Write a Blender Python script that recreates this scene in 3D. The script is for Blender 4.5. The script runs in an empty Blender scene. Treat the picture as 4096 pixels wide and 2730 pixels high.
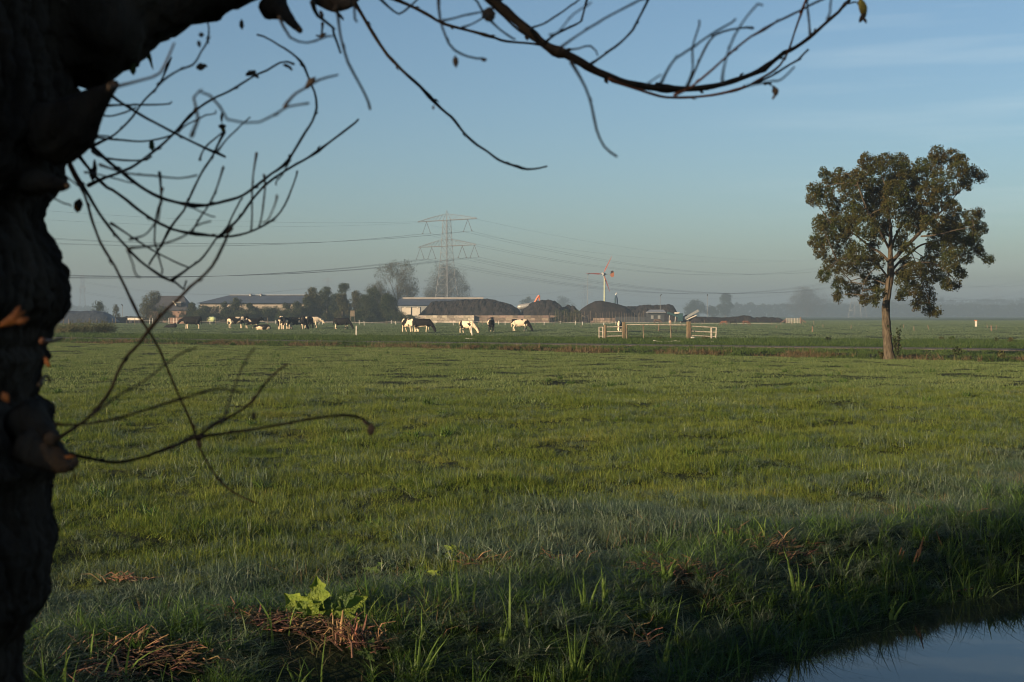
import bpy, bmesh, math, random
import numpy as np
from mathutils import Vector, Matrix, noise as mnoise
random.seed(7); RNG = np.random.default_rng(7)
R = math.radians
scene = bpy.context.scene
COL = scene.collection

# ------------------------------------------------------------------ camera
F = 5120.0; HY = 1262.0; CX = 2048.0; EYE = 1.74      # focal length, horizon row, centre column (photo pixels), eye height
cam_d = bpy.data.cameras.new("camera"); cam = bpy.data.objects.new("camera", cam_d); COL.objects.link(cam)
cam.location = (0, 0, EYE); cam.rotation_euler = (R(90), 0, 0)
cam_d.sensor_width = 36.0; cam_d.lens = 36.0*F/4096; cam_d.shift_y = -(1365-HY)/4096
cam_d.clip_start = 0.05; cam_d.clip_end = 9000
cam_d.dof.use_dof = True; cam_d.dof.focus_distance = 45.0; cam_d.dof.aperture_fstop = 9.0
scene.camera = cam
scene.view_settings.view_transform = 'Standard'; scene.view_settings.look = 'None'
scene.view_settings.exposure = 1.35; scene.view_settings.gamma = 1.0

# ------------------------------------------------------------------ sky and sun
SUN_EL = 13.0; SUN_TRAVEL = 50.0                     # light travels towards 50 degrees right of straight ahead
sv = Vector((-math.sin(R(SUN_TRAVEL))*math.cos(R(SUN_EL)), -math.cos(R(SUN_TRAVEL))*math.cos(R(SUN_EL)), math.sin(R(SUN_EL))))
world = bpy.data.worlds.new("World"); scene.world = world; world.use_nodes = True
wn = world.node_tree.nodes; wl = world.node_tree.links
bg = wn["Background"]
sky = wn.new("ShaderNodeTexSky"); sky.sky_type = 'NISHITA'; sky.sun_disc = False
sky.sun_elevation = R(SUN_EL); sky.sun_rotation = math.atan2(sv.x, sv.y)
sky.altitude = 0; sky.air_density = 1.0; sky.dust_density = 1.1; sky.ozone_density = 3.2
# thin high cloud wisps, laid out by sky direction
tc = wn.new("ShaderNodeTexCoord"); mp = wn.new("ShaderNodeMapping"); mp.inputs['Scale'].default_value = (1.5, 1.5, 22)
mp.inputs['Rotation'].default_value = (0, R(-5), 0)
nz = wn.new("ShaderNodeTexNoise"); nz.inputs['Scale'].default_value = 2.6; nz.inputs['Detail'].default_value = 6
rp = wn.new("ShaderNodeValToRGB"); rp.color_ramp.elements[0].position = 0.50; rp.color_ramp.elements[1].position = 0.8
rp.color_ramp.elements[0].color = (0, 0, 0, 1); rp.color_ramp.elements[1].color = (0.26, 0.26, 0.26, 1)
mx = wn.new("ShaderNodeMixRGB"); mx.inputs[2].default_value = (6.2, 7.2, 7.4, 1)
wl.new(tc.outputs['Generated'], mp.inputs[0]); wl.new(mp.outputs[0], nz.inputs['Vector']); wl.new(nz.outputs[0], rp.inputs[0])
sx_ = wn.new("ShaderNodeSeparateXYZ"); wl.new(tc.outputs['Generated'], sx_.inputs[0])
m1 = wn.new("ShaderNodeMapRange"); m1.interpolation_type = 'SMOOTHSTEP'; m1.inputs[1].default_value = 0.12; m1.inputs[2].default_value = 0.30; wl.new(sx_.outputs['X'], m1.inputs[0])
m2 = wn.new("ShaderNodeMath"); m2.operation = 'MULTIPLY'; wl.new(rp.outputs[0], m2.inputs[0]); wl.new(m1.outputs[0], m2.inputs[1])
wl.new(m2.outputs[0], mx.inputs[0]); tn = wn.new('ShaderNodeMixRGB'); tn.blend_type = 'MULTIPLY'; tn.inputs[0].default_value = 1; tn.inputs[2].default_value = (1.07, 1.08, 1.04, 1)
wl.new(sky.outputs[0], tn.inputs[1]); wl.new(tn.outputs[0], mx.inputs[1]); wl.new(mx.outputs[0], bg.inputs[0])
bg.inputs[1].default_value = 0.052
sun_d = bpy.data.lights.new("sun", 'SUN'); sun = bpy.data.objects.new("sun", sun_d); COL.objects.link(sun)
sun_d.energy = 5.0; sun_d.angle = R(0.6); sun_d.color = (1.0, 0.74, 0.46)
sun.rotation_euler = sv.to_track_quat('Z', 'Y').to_euler()
cy = scene.cycles; cy.filter_width = 1.1
cy.use_denoising = True; cy.denoising_prefilter = 'ACCURATE'; cy.max_bounces = 6; cy.diffuse_bounces = 2; cy.glossy_bounces = 2; cy.transmission_bounces = 3
cy.transparent_max_bounces = 6; cy.volume_bounces = 1; cy.caustics_reflective = False; cy.caustics_refractive = False
cy.sample_clamp_indirect = 4.0

# ------------------------------------------------------------------ helpers
def P(x, y, d):                                      # the point that the photo shows at (x, y), d metres ahead
    return Vector(((x-CX)/F*d, d, EYE-(y-HY)/F*d))
def D(y, z=0.0): return F*(EYE-z)/(y-HY)             # distance of a ground point seen at row y
def G(x, y, z=0.0):
    d = D(y, z); return Vector(((x-CX)/F*d, d, z))
def nn(x, y, z=0.0): return mnoise.noise(Vector((x, y, z)))

def mat(name, c1, c2=None, scale=3.0, rough=0.8, bump=0.0, bscale=None, metal=0.0, detail=5, spec=0.3, stretch=(1,1,1), coord='Object', lo=0.35, hi=0.65, transl=0.0, island=0.0, emit=None):
    m = bpy.data.materials.new(name); m.use_nodes = True
    n = m.node_tree.nodes; l = m.node_tree.links; b = n["Principled BSDF"]
    b.inputs['Roughness'].default_value = rough; b.inputs['Metallic'].default_value = metal
    b.inputs['Specular IOR Level'].default_value = spec
    c2 = c2 or tuple(v*0.7 for v in c1)
    t = n.new("ShaderNodeTexCoord"); mpn = n.new("ShaderNodeMapping"); mpn.inputs['Scale'].default_value = stretch
    if coord == 'World':
        g = n.new("ShaderNodeNewGeometry"); l.new(g.outputs['Position'], mpn.inputs[0])
    else: l.new(t.outputs[coord], mpn.inputs[0])
    z = n.new("ShaderNodeTexNoise"); z.inputs['Scale'].default_value = scale; z.inputs['Detail'].default_value = detail
    l.new(mpn.outputs[0], z.inputs['Vector'])
    r = n.new("ShaderNodeMapRange"); r.inputs[1].default_value = lo; r.inputs[2].default_value = hi
    l.new(z.outputs[0], r.inputs[0]); fac = r.outputs[0]
    mi = n.new("ShaderNodeMixRGB"); mi.inputs[1].default_value = (*c1, 1); mi.inputs[2].default_value = (*c2, 1)
    l.new(fac, mi.inputs[0]); col = mi.outputs[0]
    if island:
        g2 = n.new("ShaderNodeNewGeometry"); mr = n.new("ShaderNodeMapRange")
        mr.inputs[3].default_value = 1-island; mr.inputs[4].default_value = 1+island
        l.new(g2.outputs['Random Per Island'], mr.inputs[0])
        hs = n.new("ShaderNodeHueSaturation"); l.new(col, hs.inputs['Color']); l.new(mr.outputs[0], hs.inputs['Value'])
        mh = n.new("ShaderNodeMapRange"); mh.inputs[3].default_value = 0.5-0.06*island; mh.inputs[4].default_value = 0.5+0.05*island
        ml = n.new("ShaderNodeMath"); ml.operation = 'FRACT'; mm = n.new("ShaderNodeMath"); mm.operation = 'MULTIPLY'; mm.inputs[1].default_value = 7.3
        l.new(g2.outputs['Random Per Island'], mm.inputs[0]); l.new(mm.outputs[0], ml.inputs[0]); l.new(ml.outputs[0], mh.inputs[0]); l.new(mh.outputs[0], hs.inputs['Hue'])
        col = hs.outputs[0]
    l.new(col, b.inputs['Base Color'])
    if bump:
        z2 = n.new("ShaderNodeTexNoise"); z2.inputs['Scale'].default_value = bscale or scale*4; z2.inputs['Detail'].default_value = 6
        l.new(mpn.outputs[0], z2.inputs['Vector'])
        bp = n.new("ShaderNodeBump"); bp.inputs['Strength'].default_value = bump; bp.inputs['Distance'].default_value = 0.05
        l.new(z2.outputs[0], bp.inputs['Height']); l.new(bp.outputs[0], b.inputs['Normal'])
    if transl:
        tr = n.new("ShaderNodeBsdfTranslucent"); ms = n.new("ShaderNodeMixShader"); ms.inputs[0].default_value = transl
        l.new(col, tr.inputs[0]); l.new(b.outputs[0], ms.inputs[1]); l.new(tr.outputs[0], ms.inputs[2])
        l.new(ms.outputs[0], n["Material Output"].inputs['Surface'])
    return m

def mesh_np(name, co, loops, sizes, smooth=False):
    me = bpy.data.meshes.new(name)
    co = np.asarray(co, np.float32); loops = np.asarray(loops, np.int32); sizes = np.asarray(sizes, np.int32)
    me.vertices.add(len(co)); me.vertices.foreach_set('co', co.ravel())
    me.loops.add(len(loops)); me.loops.foreach_set('vertex_index', loops)
    me.polygons.add(len(sizes))
    st = np.zeros(len(sizes), np.int32); st[1:] = np.cumsum(sizes)[:-1]
    me.polygons.foreach_set('loop_start', st)
    me.polygons.foreach_set('use_smooth', np.full(len(sizes), smooth))
    me.update(calc_edges=True); me.validate(); return me

def link(name, me, m=None, parent=None, loc=None):
    o = bpy.data.objects.new(name, me); COL.objects.link(o)
    if m is not None: me.materials.append(m)
    if parent is not None: o.parent = parent
    if loc is not None: o.location = loc
    return o
def tag(o, label=None, cat=None, group=None, kind=None):
    if label: o['label'] = label
    if cat: o['category'] = cat
    if group: o['group'] = group
    if kind: o['kind'] = kind
    elif cat: o['kind'] = 'thing'
    return o
def empty(name, loc, label, cat, group=None, rz=0):
    o = bpy.data.objects.new(name, None); COL.objects.link(o); o.location = loc; o.rotation_euler = (0, 0, rz)
    return tag(o, label, cat, group)

class MB:                                            # collects simple shapes into one mesh
    def __init__(s): s.v = []; s.f = []
    def add(s, vs, fs):
        k = len(s.v); s.v += [tuple(v) for v in vs]; s.f += [[k+i for i in f] for f in fs]; return s
    def box(s, x0, x1, y0, y1, z0, z1, M=None):
        vs = [Vector((x, y, z)) for z in (z0, z1) for y in (y0, y1) for x in (x0, x1)]
        if M: vs = [M @ v for v in vs]
        return s.add(vs, [(0,2,3,1),(4,5,7,6),(0,1,5,4),(2,6,7,3),(0,4,6,2),(1,3,7,5)])
    def tube(s, pts, rad, n=6, cap=True, round_=False, squash=None):
        pts = [Vector(p) for p in pts]
        if not hasattr(rad, '__len__'): rad = [rad]*len(pts)
        rad = list(rad)
        if round_:
            d0 = (pts[0]-pts[1]).normalized(); d1 = (pts[-1]-pts[-2]).normalized(); p0, p1, r0, r1 = pts[0], pts[-1], rad[0], rad[-1]
            pts = [p0+d0*r0, p0+d0*r0*.72] + pts + [p1+d1*r1*.72, p1+d1*r1]
            rad = [r0*.05, r0*.7] + rad + [r1*.7, r1*.05]
        k = len(s.v); up = Vector((0, 0, 1)); prev = None
        for i, p in enumerate(pts):
            a = pts[max(i-1, 0)]; b = pts[min(i+1, len(pts)-1)]; t = (b-a)
            t = t.normalized() if t.length > 1e-9 else Vector((0, 0, 1))
            if prev is None:
                u = up.cross(t)
                if u.length < 0.1: u = Vector((0, 1, 0)).cross(t) if abs(t.y) < .9 else Vector((1, 0, 0)).cross(t)
            else: u = prev - t*prev.dot(t)
            u.normalize(); prev = u; w = t.cross(u)
            for j in range(n):
                a_ = 2*math.pi*j/n
                q = p + (u*math.cos(a_)*(squash or 1) + w*math.sin(a_))*rad[i]
                s.v.append(tuple(q))
        for i in range(len(pts)-1):
            for j in range(n):
                s.f.append([k+i*n+j, k+i*n+(j+1) % n, k+(i+1)*n+(j+1) % n, k+(i+1)*n+j])
        if cap: s.f.append([k+j for j in range(n)][::-1]); s.f.append([k+(len(pts)-1)*n+j for j in range(n)])
        return s
    def blob(s, c, rx, ry, rz, n=10, M=None):
        c = Vector(c); vs = [c+Vector((0, 0, -rz))]; m_ = n//2
        for i in range(1, m_):
            a = -math.pi/2+math.pi*i/m_
            for j in range(n):
                b = 2*math.pi*j/n; vs.append(c+Vector((rx*math.cos(a)*math.cos(b), ry*math.cos(a)*math.sin(b), rz*math.sin(a))))
        vs.append(c+Vector((0, 0, rz))); fs = []
        for j in range(n): fs.append((0, 1+(j+1) % n, 1+j)); fs.append((len(vs)-1, 1+(m_-2)*n+j, 1+(m_-2)*n+(j+1) % n))
        for i in range(m_-2):
            for j in range(n): fs.append((1+i*n+j, 1+i*n+(j+1) % n, 1+(i+1)*n+(j+1) % n, 1+(i+1)*n+j))
        if M: vs = [M @ v for v in vs]
        return s.add(vs, fs)
    def mesh(s, name, smooth=False):
        me = bpy.data.meshes.new(name); me.from_pydata(s.v, [], s.f); me.validate()
        if smooth: me.polygons.foreach_set('use_smooth', [True]*len(me.polygons))
        me.update(); return me
    def build(s, name, m=None, parent=None, smooth=False, loc=None):
        return link(name, s.mesh(name, smooth), m, parent, loc)

def spline(pts, step):                               # Catmull-Rom resampling
    pts = [Vector(p) for p in pts]
    if len(pts) < 3: 
        n = max(2, int((pts[-1]-pts[0]).length/step)); return [pts[0].lerp(pts[-1], i/n) for i in range(n+1)]
    out = []
    for i in range(len(pts)-1):
        p0 = pts[max(i-1, 0)]; p1 = pts[i]; p2 = pts[i+1]; p3 = pts[min(i+2, len(pts)-1)]
        n = max(1, int((p2-p1).length/step))
        for k in range(n):
            t = k/n; out.append(0.5*((2*p1)+(p2-p0)*t+(2*p0-5*p1+4*p2-p3)*t*t+(3*p1-p0-3*p2+p3)*t**3))
    out.append(pts[-1]); return out

# ------------------------------------------------------------------ the lie of the land
def ditch_q(x, y):
    q = -0.68*x+0.733*y; s = 0.733*x+0.68*y
    return q + 0.10*np.sin(s*1.3+0.5)+0.05*np.sin(s*3.7) + 0.20*np.clip((11-s)/3.5, 0, 1) - 0.16*np.clip((s-11)/2, 0, 1), s
def sm(a, b, x): t = np.clip((x-a)/(b-a), 0, 1); return t*t*(3-2*t)
WATER = -0.40
_ph = RNG.uniform(0, 6.28, 40); _an = RNG.uniform(0, 6.28, 40)
def wav(x, y, L, k, n=6):
    h = 0
    for i in range(n):
        a = _an[(k+i) % 40]; f = 6.283/(L*(0.7+0.13*i)); h = h+np.sin((x*math.cos(a)+y*math.sin(a))*f+_ph[(k*3+i) % 40])
    return h/n
def verge_start(x): return np.interp(x, [-60, -28, -20, -6, 0, 6, 12.7, 18.7, 60], [96, 80, 76, 68, 62.5, 57, 52, 47, 14])
def road_mid(x): return 77-0.56*np.asarray(x)
def verge_end(x): return 100-0.42*np.asarray(x)
def gh(x, y):
    x = np.asarray(x, float); y = np.asarray(y, float)
    q, s = ditch_q(x, y); dist = np.hypot(x, y)
    wv = 0.08*wav(x, y, 3.2, 1)+0.035*wav(x, y, 1.2, 9)
    wv = wv*(1-sm(20, 60, dist)*0.5)
    near_road = np.exp(-((y-road_mid(x))/7.0)**2); wv = wv*(1-near_road)
    far = sm(95, 130, dist); wv = wv+far*(0.07*wav(x*0.25, y, 9, 15)+0.05*wav(x, y, 22, 22))
    h = wv
    vs = verge_start(x); h = h-0.16*np.exp(-((y-vs-1.2)/1.1)**2)+0.12*np.exp(-((y-vs-4.0)/1.8)**2)
    # the ditch: gentle far bank on the left, steep on the right
    width = np.interp(s, [2, 4, 8.2, 10.6, 13], [1.7, 1.6, 1.15, 0.55, 0.45])
    t = np.clip((q-4.75)/width, 0, 1); farb = -0.62+(0.62+h)*(t*t*(3-2*t))**0.8
    t2 = np.clip((3.0-q)/0.8, 0, 1); nearb = -0.62+(0.62+h)*(t2*t2*(3-2*t2))
    inside = np.where(q > 3.9, farb, nearb)
    return np.where((q < 4.75+width) & (q > 2.2), inside, h)
def hit(x, y):                                       # where the sight line through (x, y) meets the ground
    dd = np.arange(3.0, 60.0, 0.02); zz = EYE-(y-HY)/F*dd; g = gh((x-CX)/F*dd, dd); k = int(np.argmax(zz <= np.maximum(g, WATER)))
    return Vector(((x-CX)/F*dd[k], dd[k], max(float(g[k]), WATER)))
def axis(f0, f1, st, far0, far1, g=1.09):
    a = list(np.arange(f0, f1, st)); d = st; x = f1
    while x < far1: a.append(x); d *= g; x += d
    a.append(far1); d = st; x = f0-st; b = []
    while x > far0: b.append(x); d *= g; x -= d
    b.append(far0); return np.array(b[::-1]+a)
xs = axis(-7, 9, 0.12, -4000, 4000); ys = axis(-1, 15, 0.12, -300, 5000, 1.035)
XX, YY = np.meshgrid(xs, ys); ZZ = gh(XX, YY)
nx, ny = len(xs), len(ys); idx = np.arange(nx*ny).reshape(ny, nx)
quads = np.stack([idx[:-1, :-1], idx[:-1, 1:], idx[1:, 1:], idx[1:, :-1]], -1).reshape(-1)
me = mesh_np("ground", np.stack([XX, YY, ZZ], -1).reshape(-1, 3), quads, np.full(len(quads)//4, 4), True)
M_ground = mat("ground_turf", (0.010, 0.014, 0.005), (0.020, 0.026, 0.010), 0.35, 0.95, 0.9, 14, coord='World', spec=0.1)
gn_ = M_ground.node_tree.nodes; gl_ = M_ground.node_tree.links; gb_ = gn_["Principled BSDF"]; src_ = gb_.inputs['Base Color'].links[0].from_socket
gg_ = gn_.new("ShaderNodeNewGeometry"); gs_ = gn_.new("ShaderNodeSeparateXYZ"); gr_ = gn_.new("ShaderNodeMapRange"); gm_ = gn_.new("ShaderNodeMixRGB")
gr_.inputs[1].default_value = 95; gr_.inputs[2].default_value = 150; gm_.inputs[2].default_value = (0.050, 0.075, 0.034, 1)   # short pasture beyond the verge
gl_.new(gg_.outputs['Position'], gs_.inputs[0]); gl_.new(gs_.outputs['Y'], gr_.inputs[0]); gl_.new(gr_.outputs[0], gm_.inputs[0]); gl_.new(src_, gm_.inputs[1]); gl_.new(gm_.outputs[0], gb_.inputs['Base Color'])
ground = link("ground", me, M_ground); tag(ground, kind='structure')

# water
mw = bpy.data.materials.new("ditch_water"); mw.use_nodes = True; b = mw.node_tree.nodes["Principled BSDF"]
b.inputs['Base Color'].default_value = (0.010, 0.013, 0.010, 1); b.inputs['Roughness'].default_value = 0.015; b.inputs['IOR'].default_value = 1.33
nw = mw.node_tree.nodes.new("ShaderNodeTexNoise"); nw.inputs['Scale'].default_value = 2.2
bw = mw.node_tree.nodes.new("ShaderNodeBump"); bw.inputs['Strength'].default_value = 0.05; bw.inputs['Distance'].default_value = 0.02
gw = mw.node_tree.nodes.new("ShaderNodeNewGeometry")
mw.node_tree.links.new(gw.outputs['Position'], nw.inputs['Vector']); mw.node_tree.links.new(nw.outputs[0], bw.inputs['Height']); mw.node_tree.links.new(bw.outputs[0], b.inputs['Normal'])
def pq(q, s): return (-0.68*q+0.733*s, 0.733*q+0.68*s)
w = MB(); w.add([(*pq(2.2, -60), WATER), (*pq(2.2, 60), WATER), (*pq(6.8, 60), WATER), (*pq(6.8, -60), WATER)], [(0, 1, 2, 3)])
tag(w.build("water", mw), kind='structure')

# road
rd = MB(); xr = np.linspace(-140, 110, 126)
for i, x in enumerate(xr):
    ym = float(road_mid(x)) + 0.3*math.sin(x*0.05)
    for k, (dy, dz) in enumerate(((-1.5, 0.0), (-1.45, 0.06), (0, 0.09), (1.45, 0.06), (1.5, 0.0))): rd.v.append((x, ym+dy, dz))
for i in range(len(xr)-1):
    for k in range(4): a = i*5+k; rd.f.append([a, a+5, a+6, a+1])
M_road = mat("old_asphalt", (0.060, 0.054, 0.046), (0.040, 0.036, 0.031), 0.8, 0.9, 0.3, 30, coord='World')
tag(rd.build("road", M_road), kind='structure')
# ------------------------------------------------------------------ grass: small tufts scattered over the ground (stuff)
PROTO = bpy.data.collections.new("tufts")            # not linked to the scene: only instanced
def blades(n, size, h, w, lean=0.35, segs=3, hv=0.4, seed=0, flat=0.0, clump=0):
    rg = np.random.default_rng(seed)
    if clump:
        cc = rg.uniform(-size/2, size/2, (clump, 2)); k = rg.integers(0, clump, n); base = cc[k]+rg.normal(0, size*0.05, (n, 2))
    else: base = rg.uniform(-size/2, size/2, (n, 2))
    hh = h*(1+hv*rg.normal(0, 1, n)).clip(0.35, 2.0); ang = rg.uniform(0, 6.283, n); ln = np.abs(rg.normal(0, lean, n))+flat
    fa = rg.uniform(0, 6.283, n)
    V = np.zeros((n, 2*segs+1, 3)); t = np.arange(segs+1)/segs
    for i in range(segs+1):
        ti = t[i]; out = hh*ln*ti**1.8; z = hh*(ti-0.32*np.minimum(ln, 1.1)*ti**2.2)
        px_ = base[:, 0]+np.cos(ang)*out; py_ = base[:, 1]+np.sin(ang)*out; ww = w*(1-ti**1.5)*0.5
        if i < segs:
            V[:, 2*i] = np.stack([px_-np.cos(fa)*ww, py_-np.sin(fa)*ww, z], -1); V[:, 2*i+1] = np.stack([px_+np.cos(fa)*ww, py_+np.sin(fa)*ww, z], -1)
        else: V[:, 2*segs] = np.stack([px_, py_, z], -1)
    nv = 2*segs+1; loops = []; sizes = []
    for i in range(segs-1): loops += [2*i, 2*i+1, 2*i+3, 2*i+2]; sizes.append(4)
    loops += [2*segs-2, 2*segs-1, 2*segs]; sizes.append(3)
    L = (np.array(loops)[None]+nv*np.arange(n)[:, None]).ravel(); S = np.tile(sizes, n)
    return mesh_np("tuft", V.reshape(-1, 3), L, S, False)
def grass_mat(name, cols, patch=0.5, rough=0.45, transl=0.25, island_mix=0.6, spec=0.12):
    m = bpy.data.materials.new(name); m.use_nodes = True; n = m.node_tree.nodes; l = m.node_tree.links; b = n["Principled BSDF"]
    g = n.new("ShaderNodeNewGeometry"); z = n.new("ShaderNodeTexNoise"); z.inputs['Scale'].default_value = patch; z.inputs['Detail'].default_value = 4
    l.new(g.outputs['Position'], z.inputs['Vector'])
    a = n.new("ShaderNodeMath"); a.operation = 'MULTIPLY_ADD'; a.inputs[1].default_value = island_mix
    l.new(g.outputs['Random Per Island'], a.inputs[0])
    k = n.new("ShaderNodeMapRange"); k.inputs[1].default_value = 0.3; k.inputs[2].default_value = 0.7; k.inputs[4].default_value = 1-island_mix
    l.new(z.outputs[0], k.inputs[0]); l.new(k.outputs[0], a.inputs[2])
    r = n.new("ShaderNodeValToRGB"); e = r.color_ramp.elements
    while len(e) < len(cols): e.new(0.5)
    for i, (p, c) in enumerate(cols): e[i].position = p; e[i].color = (*c, 1)
    l.new(a.outputs[0], r.inputs[0]); l.new(r.outputs[0], b.inputs['Base Color'])
    b.inputs['Roughness'].default_value = rough; b.inputs['Specular IOR Level'].default_value = spec
    tr = n.new("ShaderNodeBsdfTranslucent"); ms = n.new("ShaderNodeMixShader"); ms.inputs[0].default_value = transl
    l.new(r.outputs[0], tr.inputs[0]); l.new(b.outputs[0], ms.inputs[1]); l.new(tr.outputs[0], ms.inputs[2]); l.new(ms.outputs[0], n["Material Output"].inputs['Surface'])
    return m
GREEN = grass_mat("meadow_grass", [(0.0, (0.037, 0.072, 0.009)), (0.35, (0.073, 0.112, 0.017)), (0.6, (0.126, 0.143, 0.022)), (0.8, (0.098, 0.139, 0.051)), (0.92, (0.212, 0.179, 0.038)), (1.0, (0.245, 0.143, 0.027))], 0.45)
DEWY = grass_mat("dewy_grass", [(0.0, (0.021, 0.043, 0.015)), (0.4, (0.049, 0.080, 0.046)), (0.7, (0.106, 0.140, 0.101)), (0.85, (0.057, 0.083, 0.025)), (1.0, (0.155, 0.113, 0.037))], 0.8, rough=0.45, spec=0.28)
MEAD = grass_mat("meadow_grass_far", [(0.0, (0.045, 0.081, 0.024)), (0.3, (0.074, 0.116, 0.040)), (0.55, (0.123, 0.148, 0.045)), (0.8, (0.106, 0.148, 0.067)), (1.0, (0.164, 0.170, 0.072))], 0.22)
PALE = grass_mat("pasture_grass", [(0.0, (0.048, 0.076, 0.036)), (0.5, (0.068, 0.100, 0.052)), (1.0, (0.096, 0.128, 0.068))], 0.12, transl=0.2)
VERGE = grass_mat("verge_herbs", [(0.0, (0.020, 0.042, 0.010)), (0.5, (0.040, 0.070, 0.016)), (0.88, (0.065, 0.095, 0.022)), (1.0, (0.13, 0.10, 0.035))], 0.5, transl=0.25)
VERGE_L = grass_mat("lush_bank_grass", [(0.0, (0.020, 0.050, 0.010)), (0.5, (0.045, 0.090, 0.016)), (0.85, (0.09, 0.14, 0.028)), (1.0, (0.16, 0.12, 0.04))], 0.9, transl=0.3, spec=.2)
BROWN = grass_mat("withered_grass", [(0.0, (0.055, 0.040, 0.022)), (0.35, (0.09, 0.068, 0.036)), (0.6, (0.15, 0.10, 0.055)), (0.75, (0.06, 0.085, 0.03)), (1.0, (0.05, 0.08, 0.022))], 0.6)
REED = grass_mat("reed_leaf", [(0.0, (0.045, 0.085, 0.020)), (0.6, (0.10, 0.16, 0.035)), (0.92, (0.16, 0.20, 0.05)), (1.0, (0.24, 0.17, 0.06))], 0.9, transl=0.35)
def protos(spec, m, n=5):
    out = []
    for i in range(n):
        me = blades(seed=random.randrange(9999), **spec); me.materials.append(m)
        o = bpy.data.objects.new("tuft", me); PROTO.objects.link(o); out.append(o)
    return out
def scatter(name, kind_pts, protos_):
    """one object: points with rotation and scale, geometry nodes put the tufts there"""
    pts, scl = kind_pts; n = len(pts)
    c = bpy.data.collections.new(name+"_tufts")
    for o in protos_:
        PROTO.objects.unlink(o) if o.name in PROTO.objects else None; c.objects.link(o)
    me = bpy.data.meshes.new(name); me.vertices.add(n); me.vertices.foreach_set('co', np.asarray(pts, np.float32).ravel())
    at = me.attributes.new('rz', 'FLOAT', 'POINT'); at.data.foreach_set('value', RNG.uniform(0, 6.283, n).astype(np.float32))
    at = me.attributes.new('sc', 'FLOAT', 'POINT'); at.data.foreach_set('value', np.asarray(scl, np.float32))
    at = me.attributes.new('pk', 'INT', 'POINT'); at.data.foreach_set('value', RNG.integers(0, len(protos_), n).astype(np.int32))
    o = bpy.data.objects.new(name, me); COL.objects.link(o); tag(o, kind='stuff')
    ng = bpy.data.node_groups.new(name+"_gn", 'GeometryNodeTree')
    ng.interface.new_socket("Geometry", in_out='INPUT', socket_type='NodeSocketGeometry'); ng.interface.new_socket("Geometry", in_out='OUTPUT', socket_type='NodeSocketGeometry')
    N = ng.nodes; L = ng.links; gi = N.new('NodeGroupInput'); go = N.new('NodeGroupOutput')
    m2p = N.new('GeometryNodeMeshToPoints'); iop = N.new('GeometryNodeInstanceOnPoints'); ci = N.new('GeometryNodeCollectionInfo')
    ci.inputs['Collection'].default_value = c; ci.inputs['Separate Children'].default_value = True; ci.inputs['Reset Children'].default_value = True
    def attr(nm, t): a = N.new('GeometryNodeInputNamedAttribute'); a.data_type = t; a.inputs['Name'].default_value = nm; return [s for s in a.outputs if s.enabled and s.name == 'Attribute'][0]
    cx = N.new('ShaderNodeCombineXYZ'); L.new(attr('rz', 'FLOAT'), cx.inputs['Z'])
    L.new(gi.outputs[0], m2p.inputs['Mesh']); L.new(m2p.outputs[0], iop.inputs['Points']); L.new(ci.outputs[0], iop.inputs['Instance'])
    iop.inputs['Pick Instance'].default_value = True; L.new(attr('pk', 'INT'), iop.inputs['Instance Index'])
    L.new(cx.outputs[0], iop.inputs['Rotation']); L.new(attr('sc', 'FLOAT'), iop.inputs['Scale']); L.new(iop.outputs[0], go.inputs[0])
    md = o.modifiers.new("tufts", 'NODES'); md.node_group = ng
    return o
def wedge(n, d0, d1, margin=1.12, pw=1.0, extra=1.0):   # random points in the visible wedge (plus a margin), density ~ d**(-pw+...)
    u = RNG.uniform(0, 1, n); d = (d0**(2-pw)+(d1**(2-pw)-d0**(2-pw))*u)**(1/(2-pw))
    x = RNG.uniform(-1, 1, n)*(0.4*margin*d+extra); return x, d
def on(x, y, dz=-0.01): return np.stack([x, y, gh(x, y)+dz], -1)

EXC = ((-1.08, 7.05, .29), (-1.02, 6.72, .2), (-1.22, 6.8, .16), (-1.75, 6.2, .16), (-1.35, 7.3, .12), (-.75, 6.7, .15), (-1.88, 6.48, .22), (-1.47, 7.15, .14), (-.85, 8.6, .17), (-.46, 8.36, .18), (.98, 8.95, .13), (1.09, 8.5, .2), (1.96, 9.3, .16), (2.75, 8.7, .12), (3.25, 9.75, .15))     # places kept open round weeds and dead litter
# near meadow, 5.5 to 70 m
x, y = wedge(26000, 5.5, 30, pw=0.55)
q, s_ = ditch_q(x, y); width = np.interp(s_, [2, 4, 8.2, 10.6, 13], [1.7, 1.6, 1.15, 0.55, 0.45])
bank = q-4.8-width                                    # distance beyond the bank top
ok = (bank > 0.15) & (y < verge_start(x)); dew = sm(2.6, 0.4, bank+RNG.normal(0, 0.6, len(x))+1.4*wav(x, y, 5, 4))
isd = (RNG.uniform(0, 1, len(x)) < dew*0.8+0.12)
for ex_, ey_, er_ in EXC+((-.42, 9.2, .2), (-2.2, 6.6, .1)): ok &= (np.hypot(x-ex_, (y-ey_)*.8) > er_)
near_sc = (0.85+0.5*RNG.uniform(0, 1, len(x))**2+0.9*wav(x, y, 1.5, 3)+0.6*wav(x, y, 0.6, 17)).clip(0.6, 2.0)
A = dict(n=135, size=0.27, h=0.045, w=0.0033, lean=1.0, segs=3, hv=0.55)
k = ok & ~isd; scatter("meadow_grass", (on(x, y)[k], near_sc[k]), protos(A, GREEN, 5)+protos(dict(A, clump=7, h=0.055, lean=1.15), GREEN, 4))
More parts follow.
